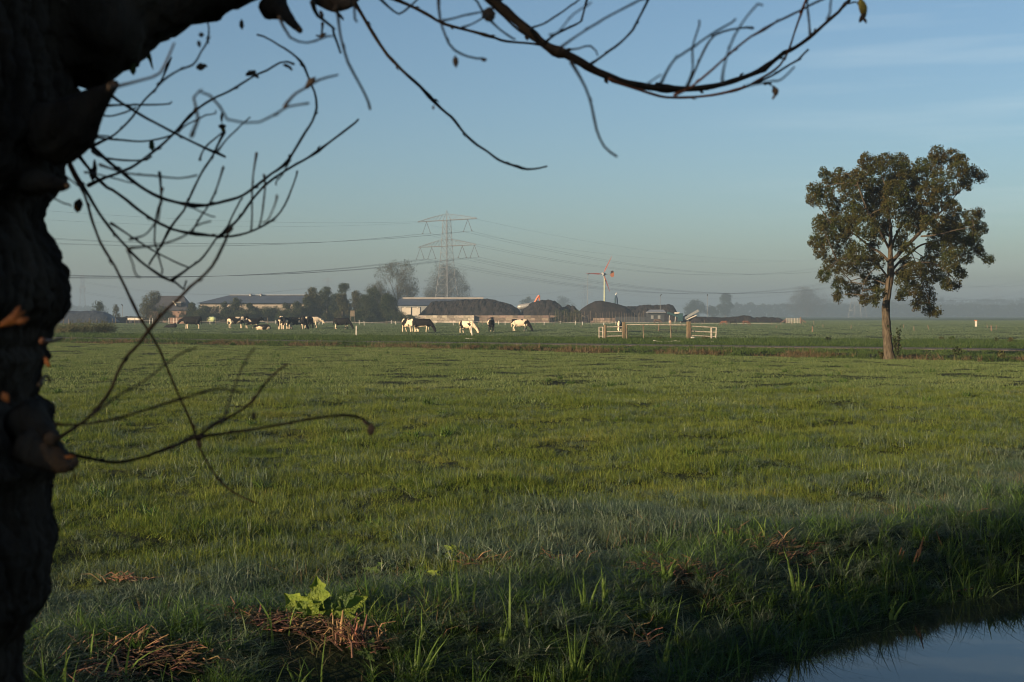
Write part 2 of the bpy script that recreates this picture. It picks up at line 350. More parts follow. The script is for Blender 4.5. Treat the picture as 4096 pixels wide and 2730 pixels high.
k = ok & isd; scatter("dewy_grass", (on(x, y)[k], near_sc[k]*1.05), protos(dict(n=130, size=0.27, h=0.055, w=0.0038, lean=1.2, segs=3, flat=0.15, hv=.5), DEWY, 3)+protos(dict(n=120, size=0.27, h=0.066, w=0.0042, lean=1.3, segs=4, flat=0.15, hv=.5, clump=5), DEWY, 5))
x, y = wedge(24000, 25, 84, pw=0.75)
k = (y < verge_start(x)+0.2); scatter("meadow_grass", (on(x, y)[k], (0.7+0.6*RNG.uniform(0, 1, k.sum())+.7*wav(x, y, 3, 3)[k]+.5*wav(x, y, 1.3, 5)[k]).clip(.6, 2)), protos(dict(n=150, size=0.6, h=0.044, w=0.0085, lean=1.0, segs=2), MEAD, 6))
# bank: longer grass hanging to the water
x, y = wedge(60000, 5.0, 16, pw=0.3)
q, s_ = ditch_q(x, y); width = np.interp(s_, [2, 4, 8.2, 10.6, 13], [1.7, 1.6, 1.15, 0.55, 0.45])
k = (q > 4.95) & (q < 4.75+width+0.45)
k &= RNG.uniform(0, 1, len(x)) < 0.33
for ex_, ey_, er_ in EXC: k &= (np.hypot(x-ex_, (y-ey_)*.8) > er_)
scatter("bank_grass", (on(x, y)[k], (0.7+0.6*RNG.uniform(0, 1, k.sum()))), protos(dict(n=95, size=0.26, h=0.085, w=0.0048, lean=1.5, segs=4, flat=0.25, clump=3), DEWY, 6)+protos(dict(n=50, size=0.26, h=0.11, w=0.006, lean=1.2, segs=5, clump=2, flat=.15), VERGE_L, 4))
k = (q > 4.86) & (q < 4.75+width+0.2) & (RNG.uniform(0, 1, len(x)) < 0.014)
scatter("bank_reed_leaves", (on(x, y)[k], (0.6+0.7*RNG.uniform(0, 1, k.sum()))), protos(dict(n=5, size=0.14, h=0.20, w=0.013, lean=0.6, segs=5), REED, 6))
k = (q > 5.3) & (q < 4.75+width+1.0) & (RNG.uniform(0, 1, len(x)) < 0.012+0.05*(wav(x, y, 2.2, 8) > 0.35))
scatter("withered_tufts", (on(x, y)[k], (0.6+0.7*RNG.uniform(0, 1, k.sum()))), protos(dict(n=16, size=0.2, h=0.09, w=0.006, lean=1.3, segs=3), BROWN, 5))
k = (q > 4.80) & (q < 5.25) & (s_ < 11.5) & (RNG.uniform(0, 1, len(x)) < 0.10)
scatter("waterside_grass", (on(x, y)[k], (0.7+0.6*RNG.uniform(0, 1, k.sum()))), protos(dict(n=34, size=0.16, h=0.23, w=0.008, lean=0.9, segs=5, clump=2, flat=.08), VERGE_L, 6))
xw, yw = wedge(260, 9, 60, pw=0.9); kw = (yw < verge_start(xw)-2) & (ditch_q(xw, yw)[0] > 7.2)
scatter("meadow_weeds", (on(xw, yw)[kw], 0.6+0.9*RNG.uniform(0, 1, kw.sum())), protos(dict(n=60, size=0.25, h=0.085, w=0.014, lean=1.1, segs=3, clump=3), VERGE_L, 4))
# near bank under the camera, short
x = RNG.uniform(-7, 8, 3500); y = RNG.uniform(-4, 7, 3500); q, s_ = ditch_q(x, y); k = q < 2.5
scatter("bank_grass", (on(x, y)[k], np.full(k.sum(), 0.9)), protos(dict(n=60, size=0.3, h=0.08, w=0.006, lean=0.5, segs=3), VERGE, 3))
# rough strip at the field edge, verge on both sides of the road
def band(n, f0, f1, x0=-75, x1=48):
    x = RNG.uniform(x0, x1, n); a = f0(x); b = f1(x); y = a+(b-a)*RNG.uniform(0, 1, n); k = (np.abs(x) < 0.46*y+2) & (y > 10); return x[k], y[k]
x, y = band(3600, lambda x: verge_start(x), lambda x: verge_start(x)+3.0)
br = np.clip(0.38+2.2*wav(x, y, 6, 12)+np.where(x > 2, 0.12, -0.15), 0, .85) > RNG.uniform(0, 1, len(x))
scatter("withered_verge_grass", (on(x, y)[br], 0.7+0.7*RNG.uniform(0, 1, br.sum())), protos(dict(n=70, size=0.5, h=0.18, w=0.014, lean=1.0, segs=3, clump=6), BROWN, 5))
k = ~br
x2, y2 = band(5200, lambda x: verge_start(x)+1.2, lambda x: road_mid(x)-2.3)
X_ = np.concatenate([x[k], x2]); Y_ = np.concatenate([y[k], y2])
scatter("verge_grass", (on(X_, Y_), 0.55+0.6*RNG.uniform(0, 1, len(X_))), protos(dict(n=80, size=0.6, h=0.12, w=0.016, lean=0.8, segs=2, clump=8), VERGE, 5))
x, y = band(13000, lambda x: road_mid(x)+1.9, lambda x: verge_end(x))
scatter("verge_grass", (on(x, y), (0.5+0.6*RNG.uniform(0, 1, len(x)))*(1+0.5*wav(x, y, 6, 2)).clip(0.4, 2)), protos(dict(n=90, size=0.8, h=0.17, w=0.020, lean=0.9, segs=2, clump=9), VERGE, 5))
# far pasture
x, y = wedge(26000, 84, 420, pw=1.0, extra=3)
k = y > verge_end(x)-1
scatter("pasture_grass", (on(x, y)[k], (0.8+0.5*RNG.uniform(0, 1, k.sum()))*np.interp(y[k], [90, 330], [0.9, 1.5])), protos(dict(n=110, size=1.5, h=0.055, w=0.045, lean=0.8, segs=2), PALE, 5))
# ------------------------------------------------------------------ trees
def leaf_cloud(clumps, per, leaf, seed=0, jitter=1.0, droop=0.0, aspect=0.62, nseg=1):
    """clumps: array (n,4) of x,y,z,r -> one mesh of small leaf faces"""
    rg = np.random.default_rng(seed); c = np.asarray(clumps, float)
    k = np.repeat(np.arange(len(c)), per); n = len(k)
    d = rg.normal(0, 1, (n, 3)); d /= np.linalg.norm(d, axis=1)[:, None]; rr = rg.uniform(0, 1, n)**0.45
    p = c[k, :3]+d*(rr*c[k, 3])[:, None]
    u = rg.normal(0, 1, (n, 3)); u[:, 2] -= droop; u /= np.linalg.norm(u, axis=1)[:, None]
    v = np.cross(u, rg.normal(0, 1, (n, 3))); v /= np.linalg.norm(v, axis=1)[:, None]+1e-9
    s = leaf*rg.uniform(0.6, 1.35, n)[:, None]
    a = p-u*s*0.5; b = p+v*s*aspect*0.5; e = p+u*s*0.5; f = p-v*s*aspect*0.5
    co = np.stack([a, b, e, f], 1).reshape(-1, 3)
    return mesh_np("crown", co, np.arange(4*n), np.full(n, 4))
def leaf_mat(name, c1, c2, transl=0.25, island=0.45, scale=0.6):
    return mat(name, c1, c2, scale, 0.55, transl=transl, island=island, coord='World', spec=0.1)
L_DARK = leaf_mat("leaves_dark_green", (0.024, 0.038, 0.013), (0.040, 0.046, 0.016))
L_OLIVE = leaf_mat("leaves_olive", (0.046, 0.052, 0.018), (0.066, 0.060, 0.022))
L_GREY = leaf_mat("leaves_willow_grey", (0.044, 0.050, 0.025), (0.070, 0.058, 0.030))
L_ALDER = leaf_mat("leaves_alder", (0.028, 0.040, 0.010), (0.048, 0.040, 0.013), transl=0.2, island=0.35, scale=1.3)
BARK = mat("bark_brown", (0.095, 0.078, 0.056), (0.038, 0.031, 0.024), 16, 0.95, 1.0, 22, stretch=(1, 1, 0.22), spec=0.05)
BARKG = mat("bark_grey", (0.14, 0.12, 0.09), (0.08, 0.07, 0.055), 3, 0.9, 0.5, 8, spec=0.1)
def tree(name, label, px, yb, ytop, wpx, d, lm, shape='round', n=150, per=26, leaf=0.24, group=None, cat="tree", base=0.25, seed=1, zb=0.0, trunk_lab=None, depth=None):
    """a tree whose crown fills the photo's outline: px centre column, ytop top row, wpx crown width, at d metres"""
    rg = np.random.default_rng(seed); X = (px-CX)/F*d; H = EYE-(ytop-HY)/F*d-zb; W = wpx/F*d/2
    t = empty(name, (X, d, zb), label, cat, group)
    pts = []
    nb = 9 if shape != 'bush' else 7
    lobes = []
    for i in range(nb):                                # a few uneven lobes make the outline
        a = rg.uniform(0, 6.283); 
        if shape == 'column': z = H*(base+(0.93-base)*rg.uniform(0, 1)); r = W*rg.uniform(0.35, 0.55); off = W*0.4
        elif shape == 'bush': z = H*rg.uniform(0.2, 0.72); r = min(W*0.5, H*0.3)*rg.uniform(0.8, 1.2); off = W*0.75
        elif shape == 'vase': z = H*(base+(0.9-base)*(i+0.5)/nb); r = W*rg.uniform(0.28, 0.45); off = W*(0.35+0.45*(i/nb))
        else: z = H*(base+(0.85-base)*(i+0.5)/nb); r = W*rg.uniform(0.4, 0.6); off = W*0.7*math.sin(math.pi*(0.15+0.75*(i+0.5)/nb))
        lobes.append((math.cos(a)*off*rg.uniform(0.5, 1), math.sin(a)*off*rg.uniform(0.4, 1), min(z, H-r*0.9), r))
    lobes.append((rg.normal(0, W*0.1), 0, H*0.97-W*0.3, W*0.32)); lobes.append((-W*0.7, 0, H*(base+0.3*(1-base)), W*0.32)); lobes.append((W*0.7, 0, H*(base+0.38*(1-base)), W*0.32))
    L = np.array(lobes); k = rg.integers(0, len(L), n)
    dd = rg.normal(0, 1, (n, 3)); dd /= np.linalg.norm(dd, axis=1)[:, None]; rr = rg.uniform(0.2, 1, n)**0.5
    c = L[k, :3]+dd*(rr*L[k, 3]*1.25)[:, None]; c[:, 2] = c[:, 2].clip(H*0.06, H)
    cl = np.concatenate([c, (rg.uniform(0.09, 0.2, n)*W+leaf*0.6)[:, None]], 1)
    crown = link("crown", leaf_cloud(cl, per, leaf, seed), lm, t)
    m = MB(); r0 = max(0.10, H*0.022)
    m.tube([(0, 0, -0.3), (0.02*H, 0, H*0.25), (0, 0.01*H, H*0.6)], [r0*1.2, r0*0.8, r0*0.3], 7)
    for L_ in lobes[:8]: m.tube([(0.01*H, 0, H*min(0.5, base+0.1)), (L_[0]*0.5, L_[1]*0.5, (L_[2]+H*0.4)*0.5), (L_[0], L_[1], L_[2])], [r0*0.45, r0*0.25, r0*0.08], 5)
    m.build("trunk", BARKG, t); return t

FT = "trees standing around the farm"
# px, base row (unused when d given), top row, width, distance, leaves, shape
T = [
 ("tree", "small dark tree at the left edge of the farm beside the dark mound", 398, 1205, 60, 300, L_DARK, 'round', 130, 20, .22),
 ("tree", "thin young tree between the two small garden trees and the lamp post", 462, 1218, 42, 290, L_OLIVE, 'column', 80, 18, .18),
 ("tree", "broad olive tree hiding the front of the steep-roofed farmhouse", 617, 1168, 100, 272, L_OLIVE, 'round', 300, 26, .2),
 ("garden_tree", "little ball-shaped yellowish tree in front of the farmhouse wall", 729, 1236, 34, 262, L_GREY, 'round', 60, 20, .15),
 ("tree", "bushy dark tree just left of the long grey barn", 770, 1212, 62, 275, L_DARK, 'round', 200, 22, .22),
 ("tree", "dark tree under the left end of the long barn roof", 822, 1225, 60, 276, L_DARK, 'round', 160, 22, .22),
 ("tree", "slim tree in front of the long barn, left of its two roof vents", 900, 1208, 56, 278, L_DARK, 'column', 170, 22, .22),
 ("tree", "taller pointed tree in front of the middle of the long barn roof", 946, 1192, 66, 279, L_DARK, 'column', 200, 24, .22),
 ("tree", "low round tree right of the pointed tree before the long barn", 1000, 1213, 52, 279, L_DARK, 'round', 150, 22, .22),
 ("hedge_shrub", "wide dark bush hiding the foot of the long barn", 1068, 1232, 150, 281, L_DARK, 'bush', 260, 26, .24),
 ("tree", "small tree at the right end of the pale barn wall", 1150, 1216, 50, 279, L_DARK, 'column', 140, 22, .22),
 ("tree", "dark tree where the long barn roof meets the tall clump", 1185, 1208, 62, 277, L_DARK, 'round', 180, 22, .22),
 ("tree", "tall olive tree forming the left side of the big clump", 1252, 1150, 86, 285, L_OLIVE, 'column', 320, 26, .24),
 ("tree", "dark tree second from the left in the big clump", 1305, 1148, 80, 292, L_DARK, 'round', 300, 26, .24),
 ("tree", "tree with a pointed dark top rising above the big clump", 1376, 1133, 60, 300, L_DARK, 'column', 240, 24, .24),
 ("tree", "lighter yellow-green tree low in the middle of the big clump", 1368, 1178, 62, 275, L_OLIVE, 'column', 240, 24, .2),
 ("tree", "rounded olive tree right of the pointed one in the big clump", 1425, 1165, 72, 290, L_OLIVE, 'round', 260, 26, .24),
 ("tree", "wide dark tree beside the right barn, at the right edge of the big clump", 1545, 1180, 100, 282, L_DARK, 'round', 380, 26, .24),
 ("tree", "tall dark tree left of the loose-crowned willow in the clump", 1490, 1150, 90, 296, L_DARK, 'round', 320, 26, .24),
 ("willow", "tall loose-crowned grey willow above the right end of the clump", 1588, 1046, 166, 400, L_GREY, 'vase', 420, 24, .3),
 ("willow", "small reddish willow leaning at the left foot of the tall one", 1512, 1128, 110, 395, L_GREY, 'round', 240, 22, .3),
 ("willow", "big round grey willow right behind the legs of the tall pylon", 1790, 1064, 176, 640, L_GREY, 'round', 620, 30, .42),
 ("tree", "low bush between the clump and the garage barn", 1450, 1240, 90, 270, L_DARK, 'bush', 200, 24, .22),
 ("hedge_shrub", "dark hedge bush below the right barn beside the block wall", 1578, 1248, 90, 272, L_DARK, 'bush', 200, 24, .22),
 ("hedge_shrub", "small bush on the block wall below the left heap", 2255, 1240, 70, 286, L_DARK, 'bush', 110, 20, .2),
 ("hedge_shrub", "thin twiggy bush between the two middle compost heaps", 2300, 1243, 60, 285, L_OLIVE, 'bush', 100, 16, .2),
 ("hedge_shrub", "dark shrub between the little ball tree and the long barn", 795, 1244, 90, 268, L_DARK, 'bush', 160, 22, .2),
 ("hedge_shrub", "shrub below the two roof vents of the long barn", 975, 1240, 110, 274, L_DARK, 'bush', 200, 24, .2),
 ("hedge_shrub", "shrub closing the gap under the barn's right end", 1150, 1240, 90, 276, L_DARK, 'bush', 180, 24, .2),
 ("tree", "mid-height tree filling the gap right of the barn roof end", 1222, 1190, 70, 283, L_DARK, 'round', 220, 24, .22),
 ("tree", "dark tree joining the pointed tree and the olive one in the clump", 1340, 1172, 80, 298, L_DARK, 'round', 260, 24, .22),
 ("tree", "dark bulk of leaves at the centre of the clump's right half", 1460, 1178, 90, 288, L_DARK, 'round', 300, 24, .22),
 ("hedge_shrub", "shrub hiding the wall below the left corner of the long barn roof", 805, 1222, 70, 283, L_DARK, 'bush', 150, 22, .2),
 ("hedge_shrub", "low dark shrub below the left third of the long barn", 865, 1224, 80, 283, L_DARK, 'bush', 150, 22, .2),
 ("hedge_shrub", "low dark shrub left of the pointed tree by the long barn", 925, 1226, 80, 283, L_DARK, 'bush', 150, 22, .2),
 ("hedge_shrub", "low dark shrub under the middle of the long barn", 1020, 1227, 90, 283, L_DARK, 'bush', 150, 22, .2),
 ("hedge_shrub", "low dark shrub under the right half of the long barn", 1100, 1229, 90, 283, L_DARK, 'bush', 150, 22, .2),
 ("hedge_shrub", "low dark shrub joining the barn hedge to the big clump", 1195, 1226, 80, 283, L_DARK, 'bush', 150, 22, .2),
 ("hedge_shrub", "garden shrub in front of the farmhouse wall", 670, 1246, 70, 268, L_DARK, 'bush', 150, 22, .2),
 ("hedge_shrub", "small bush at the left end of the pale block wall", 1640, 1262, 50, 268, L_DARK, 'bush', 150, 22, .2),
 ("tree", "faint round tree far behind the right-hand conveyor", 2782, 1204, 84, 1000, L_DARK, 'round', 260, 24, .4),
 ("tree", "faint low tree right of the round one and left of the tall lone tree", 2850, 1226, 50, 1000, L_DARK, 'round', 120, 20, .4),
 ("tree", "lone narrow tree standing up out of the mist, right of the lamp posts", 2901, 1178, 62, 1050, L_DARK, 'column', 300, 24, .36),
 ("tree", "large pale misty tree left of the big dark alder", 3228, 1155, 150, 1250, L_GREY, 'round', 460, 26, .42),
 ("tree", "faint grey tree behind the orange boom", 2115, 1190, 70, 900, L_DARK, 'round', 150, 20, .36),
 ("tree", "very faint tree behind the steaming middle heap", 2258, 1188, 80, 1400, L_DARK, 'round', 200, 20, .5),
]
for i, (nm, lab, px, yt, w, d, lm, sh, n, per, lf) in enumerate(T):
    tree(nm, lab, px, None, yt, w, d, lm, sh, n=int(n*2.2), per=int(per*.9), leaf=lf*.85*(1.7 if d > 850 else 1), group=FT, seed=50+i, base=0.04 if d < 320 else 0.18)
# far-off wood on the right, one mass in the mist (stuff), and individual swells of it
def wood(name, x0, x1, d, top, var, m, seed, leaf=0.6):
    rg = np.random.default_rng(seed); a = (x0-CX)/F*d; b = (x1-CX)/F*d; n = int((x1-x0)*4)
    xx = rg.uniform(a, b, n); H = (EYE-(top-HY)/F*d)*(1+var*np.array([nn(v*0.022, seed, 0)+0.6*nn(v*0.12, seed, 3) for v in xx]))
    z = H*rg.uniform(0.0, 1, n); y = d+rg.uniform(-14, 14, n)
    me = leaf_cloud(np.stack([xx, y, z, rg.uniform(0.8, 2.0, n)*d/1500], 1), 18, leaf, seed)
    o = link(name, me, m); tag(o, kind='stuff'); return o
wood("far_wood", 2870, 4500, 1500, 1218, 0.28, L_DARK, 5, 1.3)
wood("far_wood", 3300, 4700, 2000, 1203, 0.3, L_DARK, 9, 1.7)
wood("far_wood", -600, 420, 1600, 1225, 0.3, L_DARK, 12, 1.4)

# ------------------------------------------------------------------ the lone alder on the verge
ZX = lambda x: 3072+x*0.6376; ZY = lambda y: 500+y*0.6376
AD = 51.2; A0 = P(3560, 1436, AD); A0.z = float(gh(A0.x, AD))-0.02
alder = empty("alder_tree", A0, "big lone dark-leaved tree with a bent trunk on the roadside verge", "tree")
def ZP(x, y, dy=0.0):                                # picture point of the close-up -> point relative to the tree's foot
    return P(ZX(x), ZY(y), AD)*((AD+dy)/AD)-Vector((0, 0, EYE*((AD+dy)/AD-1)))-A0
def PXM(r): return r*0.6376/F*AD
trunk = MB()
tp = [(762, 1490, 44), (763, 1465, 34), (756, 1420, 30), (750, 1360, 30), (746, 1300, 29), (741, 1220, 27), (739, 1150, 26), (746, 1080, 25), (758, 1010, 24), (768, 950, 24), (770, 890, 23), (767, 835, 22)]
sp = spline([ZP(x, y) for x, y, r in tp], 0.12); rs = np.interp(np.linspace(0, 1, len(sp)), np.linspace(0, 1, len(tp)), [PXM(r)*.93 for *_, r in tp])
rs = [r*(1+0.05*math.sin(i*1.7)) for i, r in enumerate(rs)]
trunk.tube(sp, rs, 16)
trunk.build("trunk", BARK, alder, smooth=True)
limbs = [
 [(768, 850, 0, 20), (768, 760, -.2, 16), (770, 680, -.3, 13), (762, 590, 0, 10), (745, 480, .3, 7), (735, 380, .4, 5), (700, 290, .5, 3)],
 [(785, 850, 0, 16), (830, 800, -.5, 14), (880, 750, -.9, 13), (940, 690, -1.3, 12), (985, 640, -1.5, 9), (1060, 570, -1.4, 7), (1130, 500, -1.0, 5), (1180, 440, -.8, 3)],
 [(755, 855, 0, 14), (700, 800, .3, 10), (640, 765, .6, 8), (560, 700, .8, 6), (470, 640, .9, 4), (380, 600, 1.0, 2.5)],
 [(785, 905, 0, 10), (835, 850, .6, 9), (900, 800, 1.1, 8), (960, 755, 1.4, 7), (1060, 730, 1.6, 5), (1180, 700, 1.8, 3)],
 [(752, 960, 0, 9), (700, 890, -.6, 7), (640, 850, -1.0, 6), (540, 830, -1.3, 5), (430, 850, -1.5, 3)],
 [(785, 940, 0, 8), (850, 885, -.4, 7), (930, 865, -.9, 6), (1040, 870, -1.2, 4), (1130, 930, -1.4, 3)],
 [(768, 800, 0, 13), (800, 700, .6, 10), (860, 590, 1.0, 8), (930, 470, 1.2, 6), (1010, 340, 1.2, 4), (1080, 240, 1.2, 2.5)],
 [(766, 790, 0, 11), (720, 700, -.7, 9), (660, 600, -1.1, 7), (600, 480, -1.4, 5), (560, 360, -1.4, 4)],
 [(760, 700, 0, 9), (700, 620, .8, 7), (600, 560, 1.3, 5), (480, 500, 1.6, 4), (380, 420, 1.7, 2.5)],
 [(960, 700, -1.3, 7), (1060, 690, -1.8, 5), (1180, 660, -2.0, 4), (1290, 640, -2, 2.5)],
 [(755, 1010, 0, 6), (690, 980, .6, 5), (600, 960, 1.0, 4), (520, 980, 1.2, 3)],
 [(700, 880, -.6, 4), (640, 930, -1.0, 3.5), (600, 1000, -1.2, 2.5), (590, 1070, -1.2, 1.5)],
 [(900, 880, -.6, 4), (960, 960, -.9, 3.5), (1000, 1060, -1.0, 2.5), (1020, 1140, -1.0, 1.5)],
]
anchors = []
for L_ in limbs:
    s_ = spline([ZP(x, y, dy) for x, y, dy, r in L_], 0.15); r_ = np.interp(np.linspace(0, 1, len(s_)), np.linspace(0, 1, len(L_)), [PXM(v[3])*.82 for v in L_])
    m = MB(); m.tube(s_, list(r_), 8); m.build("limb", BARK, alder, smooth=True); anchors += s_[len(s_)//4:]
CL = [(620,230,52),(680,255,60),(740,230,50),(830,230,52),(780,310,80),(870,290,60),(960,260,50),(1060,185,52),(1040,260,66),(1150,205,58),(1215,215,36),(1200,290,66),(1280,300,46),(1335,325,34),(1245,365,46),(1160,405,40),(1080,350,66),(940,330,76),
 (345,300,30),(445,285,18),(400,350,56),(295,405,50),(275,470,38),(350,450,66),(480,350,56),(520,420,76),(600,330,76),(440,520,66),(325,620,50),(380,600,56),(300,725,46),(360,700,66),(335,800,46),(460,640,76),(470,760,76),(400,880,62),(350,945,40),(500,880,66),(450,1000,48),(437,1075,32),(535,1035,50),(560,800,66),(600,520,86),(700,430,86),(620,650,76),(700,600,66),(600,900,56),(640,1000,56),(610,1095,36),(670,1100,34),(700,1050,38),
 (800,430,86),(760,530,56),(880,420,86),(900,520,76),(1000,430,76),(1080,460,66),(1150,520,52),(1000,540,66),(850,610,56),(800,360,60),(690,520,60),(540,560,60),
 (1180,600,76),(1280,580,52),(1325,555,30),(1330,650,46),(1240,680,76),(1120,650,76),(1060,720,66),(1040,800,56),(1160,760,76),(1280,740,56),(1330,800,36),(1385,850,30),(1240,830,44),(1140,860,66),(1200,930,46),(1080,930,56),(1130,1000,44),(1180,1005,26),(1000,870,56),(920,900,50),(860,980,56),(835,1065,38),(920,1040,56),(1000,960,56),(1000,1075,56),(930,1130,36),(1010,1160,38),(1060,1175,26),
 (840,700,40),(560,330,46),(660,400,60),(500,620,60),(1060,620,60),(1130,700,50),(950,590,56),(870,860,40),(690,860,44),(640,820,40),(820,760,34),(880,770,40),(720,980,36),(850,930,46),(700,700,44),(660,760,36),(930,640,50),(1000,620,46),(740,640,36)]
rg = np.random.default_rng(3); sub = []; tw = MB()
anch = np.array([tuple(a) for a in anchors])
for (x, y, r) in CL:
    nS = int(9+r*r/44.0)
    dy0 = rg.uniform(-1, 1)*math.sqrt(max(0.0, 1-((x-800)/620)**2-((y-640)/620)**2))*2.6
    for j in range(nS):
        a = rg.uniform(0, 6.283); q_ = r*math.sqrt(rg.uniform(0, 1))
        c = ZP(x+q_*math.cos(a), y+q_*math.sin(a), dy0+rg.uniform(-1, 1)*PXM(r)*1.6)
        sub.append((c.x, c.y, c.z, PXM(rg.uniform(11, 23))))
    c = ZP(x, y, dy0); i_ = int(np.argmin(np.linalg.norm(anch-np.array(c), axis=1))); an = Vector(anch[i_])
    tw = MB(); mid = an.lerp(c, 0.5)+Vector((0, 0, 0.08)); tw.tube([an, mid, c], [0.022, 0.014, 0.006], 5, cap=False)
    for j in range(6):
        s0 = Vector(sub[-1-j % nS][:3]); tw.tube([c, c.lerp(s0, 0.6)+Vector((0, 0, .03)), s0], [0.008, 0.006, 0.003], 3, cap=False)
    tw.build("twig", BARK, alder)
crown = link("crown", leaf_cloud(sub, 19, 0.058, 11, aspect=0.75, droop=0.3), L_ALDER, alder)
# leafy shoots at its foot
def shoot(name, label, px, py, d, h, w, n, seed, lm, leaf=0.09):
    rg = np.random.default_rng(seed); b0 = P(px, py, d); b0.z = float(gh(b0.x, d)); t = empty(name, b0, label, "shrub")
    m = MB(); cl = []
    for i in range(n):
        a = rg.uniform(0, 6.283); hh = h*rg.uniform(0.45, 1); o_ = w*rg.uniform(0.1, 1)*(1 if rg.uniform() > .3 else .5)
        p = [(0, 0, -.05), (math.cos(a)*o_*0.35, math.sin(a)*o_*0.35, hh*0.55), (math.cos(a)*o_, math.sin(a)*o_*0.6, hh)]
        m.tube(p, [0.012, 0.008, 0.004], 4)
        for s in np.linspace(0.25, 1, 7):
            q0 = Vector(p[0]).lerp(Vector(p[1]), min(1, s*2)) if s < .5 else Vector(p[1]).lerp(Vector(p[2]), s*2-1); cl.append((q0.x, q0.y, q0.z, 0.07))
    m.build("stem", BARK, t); link("leaves", leaf_cloud(cl, 5, leaf, seed, aspect=0.75), lm, t)
shoot("sapling", "leafy upright shoots growing right of the alder's trunk", 3590, 1432, 50.8, 1.45, 0.42, 9, 5, L_DARK)
shoot("sapling", "sparse low shoots growing left of the alder's trunk", 3528, 1436, 51.4, 0.72, 0.32, 6, 6, L_OLIVE)

# ------------------------------------------------------------------ pylons and wires
STEEL = mat("galvanised_steel", (0.16, 0.168, 0.175), (0.11, 0.115, 0.12), 2, 0.6, metal=0.2)
WIREM = mat("aluminium_wire", (0.06, 0.06, 0.06), (0.04, 0.04, 0.04), 2, 0.8)
GLASSI = mat("brown_insulator", (0.06, 0.045, 0.035), (0.04, 0.03, 0.025), 2, 0.4)
LD = Vector((271.5, 340, 0)).normalized(); AR = Vector((LD.y, -LD.x, 0))      # line and arm directions
def pylon_meshes():
    def half(z): return np.interp(z, [0, 10.5, 20, 32, 43.3, 46], [4.9, 3.4, 2.45, 1.7, 1.2, 1.0])
    t = MB(); zs = [0, 5, 10.5, 15, 19, 22.5, 25.7, 29, 32, 35, 38, 40.7, 43.3]
    def c(z, i): h = half(z); return (h*(1, -1, -1, 1)[i], h*(1, 1, -1, -1)[i], z)
    for i in range(4):
        t.tube([c(z, i) for z in zs]+[(0, 0, 47.6)], [0.16]*5+[0.12]*8+[0.05], 4)
        for a, b in zip(zs[:-1], zs[1:]):
            j = (i+1) % 4; t.tube([c(a, i), c(b, j)], 0.06, 3); t.tube([c(a, j), c(b, i)], 0.06, 3); t.tube([c(b, i), c(b, j)], 0.06, 3)
    t.tube([(0, 0, 43.3), (0, 0, 47.8)], 0.10, 4)
    def arm(z, zt, L):
        m = MB()
        for s in (-1, 1):
            for w in (-1, 1):
                m.tube([(s*half(z), w*half(z), z), (s*L, w*0.12, z)], 0.12, 4)
                m.tube([(s*half(zt), w*half(zt)*.8, zt), (s*L*0.5, w*0.5, z+(zt-z)*0.62), (s*L, 0, z+0.2)], 0.075, 4)
            N = 7
            for k in range(N):
                x0 = half(z)+(L-half(z))*k/N; x1 = half(z)+(L-half(z))*(k+1)/N
                zz = lambda x: z+0.2+(zt-z)*(1-(x-half(z))/(L-half(z)))*0.98
                for w in (-1, 1):
                    m.tube([(s*x0, w*half(z)*(1-k/N), z), (s*x0, w*half(z)*.8*(1-k/N), zz(x0))], 0.035, 3)
                    m.tube([(s*x0, w*half(z)*(1-k/N)*.8, zz(x0)), (s*x1, w*half(z)*(1-(k+1)/N), z)], 0.05, 3)
        return m
    return t.mesh("tower"), arm(43.3, 46.0, 17.2).mesh("crossarm"), arm(32.0, 35.0, 16.8).mesh("crossarm")
def insul_mesh():
    m = MB()
    for s in (-1, 1):
        m.tube([(0, 0, 0), (s*2.3, 0, -4.9)], 0.09, 5)
        for k in range(3, 10): c = Vector((s*2.3*k/10, 0, -4.9*k/10)); m.blob(c, .14, .14, .06, 6)
        m.box(s*2.3-.3, s*2.3+.3, -.1, .1, -5.2, -4.9)
    return m.mesh("insulator")
TM, A1, A2 = pylon_meshes(); IM = insul_mesh()
for m_ in (TM, A1, A2): m_.materials.append(STEEL)
IM.materials.append(GLASSI)
def pylon(loc, dirv, label, sc=1.0, parts=True):
    rz = math.atan2(dirv.y, dirv.x)-math.pi/2
    t = empty("pylon", loc, label, "pylon", "high-voltage pylons", rz); t.scale = (sc, sc, sc)
    for nm, me in (("tower", TM), ("upper_crossarm", A1), ("lower_crossarm", A2)): link(nm, me, None, t)
    for x, z in ((-12, 43.1), (12, 43.1), (-15.8, 31.8), (-8.9, 31.8), (8.9, 31.8), (15.8, 31.8)): link("insulator", IM, None, t, (x, 0, z))
    return t
P1 = Vector((-28.5, 560, 0)); P2 = P1+Vector((271.5, 340, 0)); P0 = P1-Vector((271.5, 340, 0))*0.9; P3 = P2+Vector((271.5, 340, 0))
pylon(P1, LD, "tallest and nearest lattice pylon, its legs in front of the round willow")
pylon(P2, LD, "pylon mostly hidden behind the lone alder, only its lattice legs showing below the crown")
F2 = [(330, 1087, 1391), (1310, 1103, 1530), (2339, 1122, 1737), (3207, 1139, 1977), (3985, 1148, 2133)]
LAB = ["faint pylon far off at the left, beside the foreground willow trunk", "faint pylon top above the left half of the tree clump", "faint pylon behind the small wind turbine", "faint pylon above the large pale misty tree", "faint pylon far off near the right edge"]
fp = [Vector(((x-CX)/F*d, d, 0)) for x, y, d in F2]
for i, (p, lab) in enumerate(zip(fp, LAB)):
    a = fp[max(i-1, 0)]; b = fp[min(i+1, len(fp)-1)]; pylon(p, (b-a).normalized(), lab)
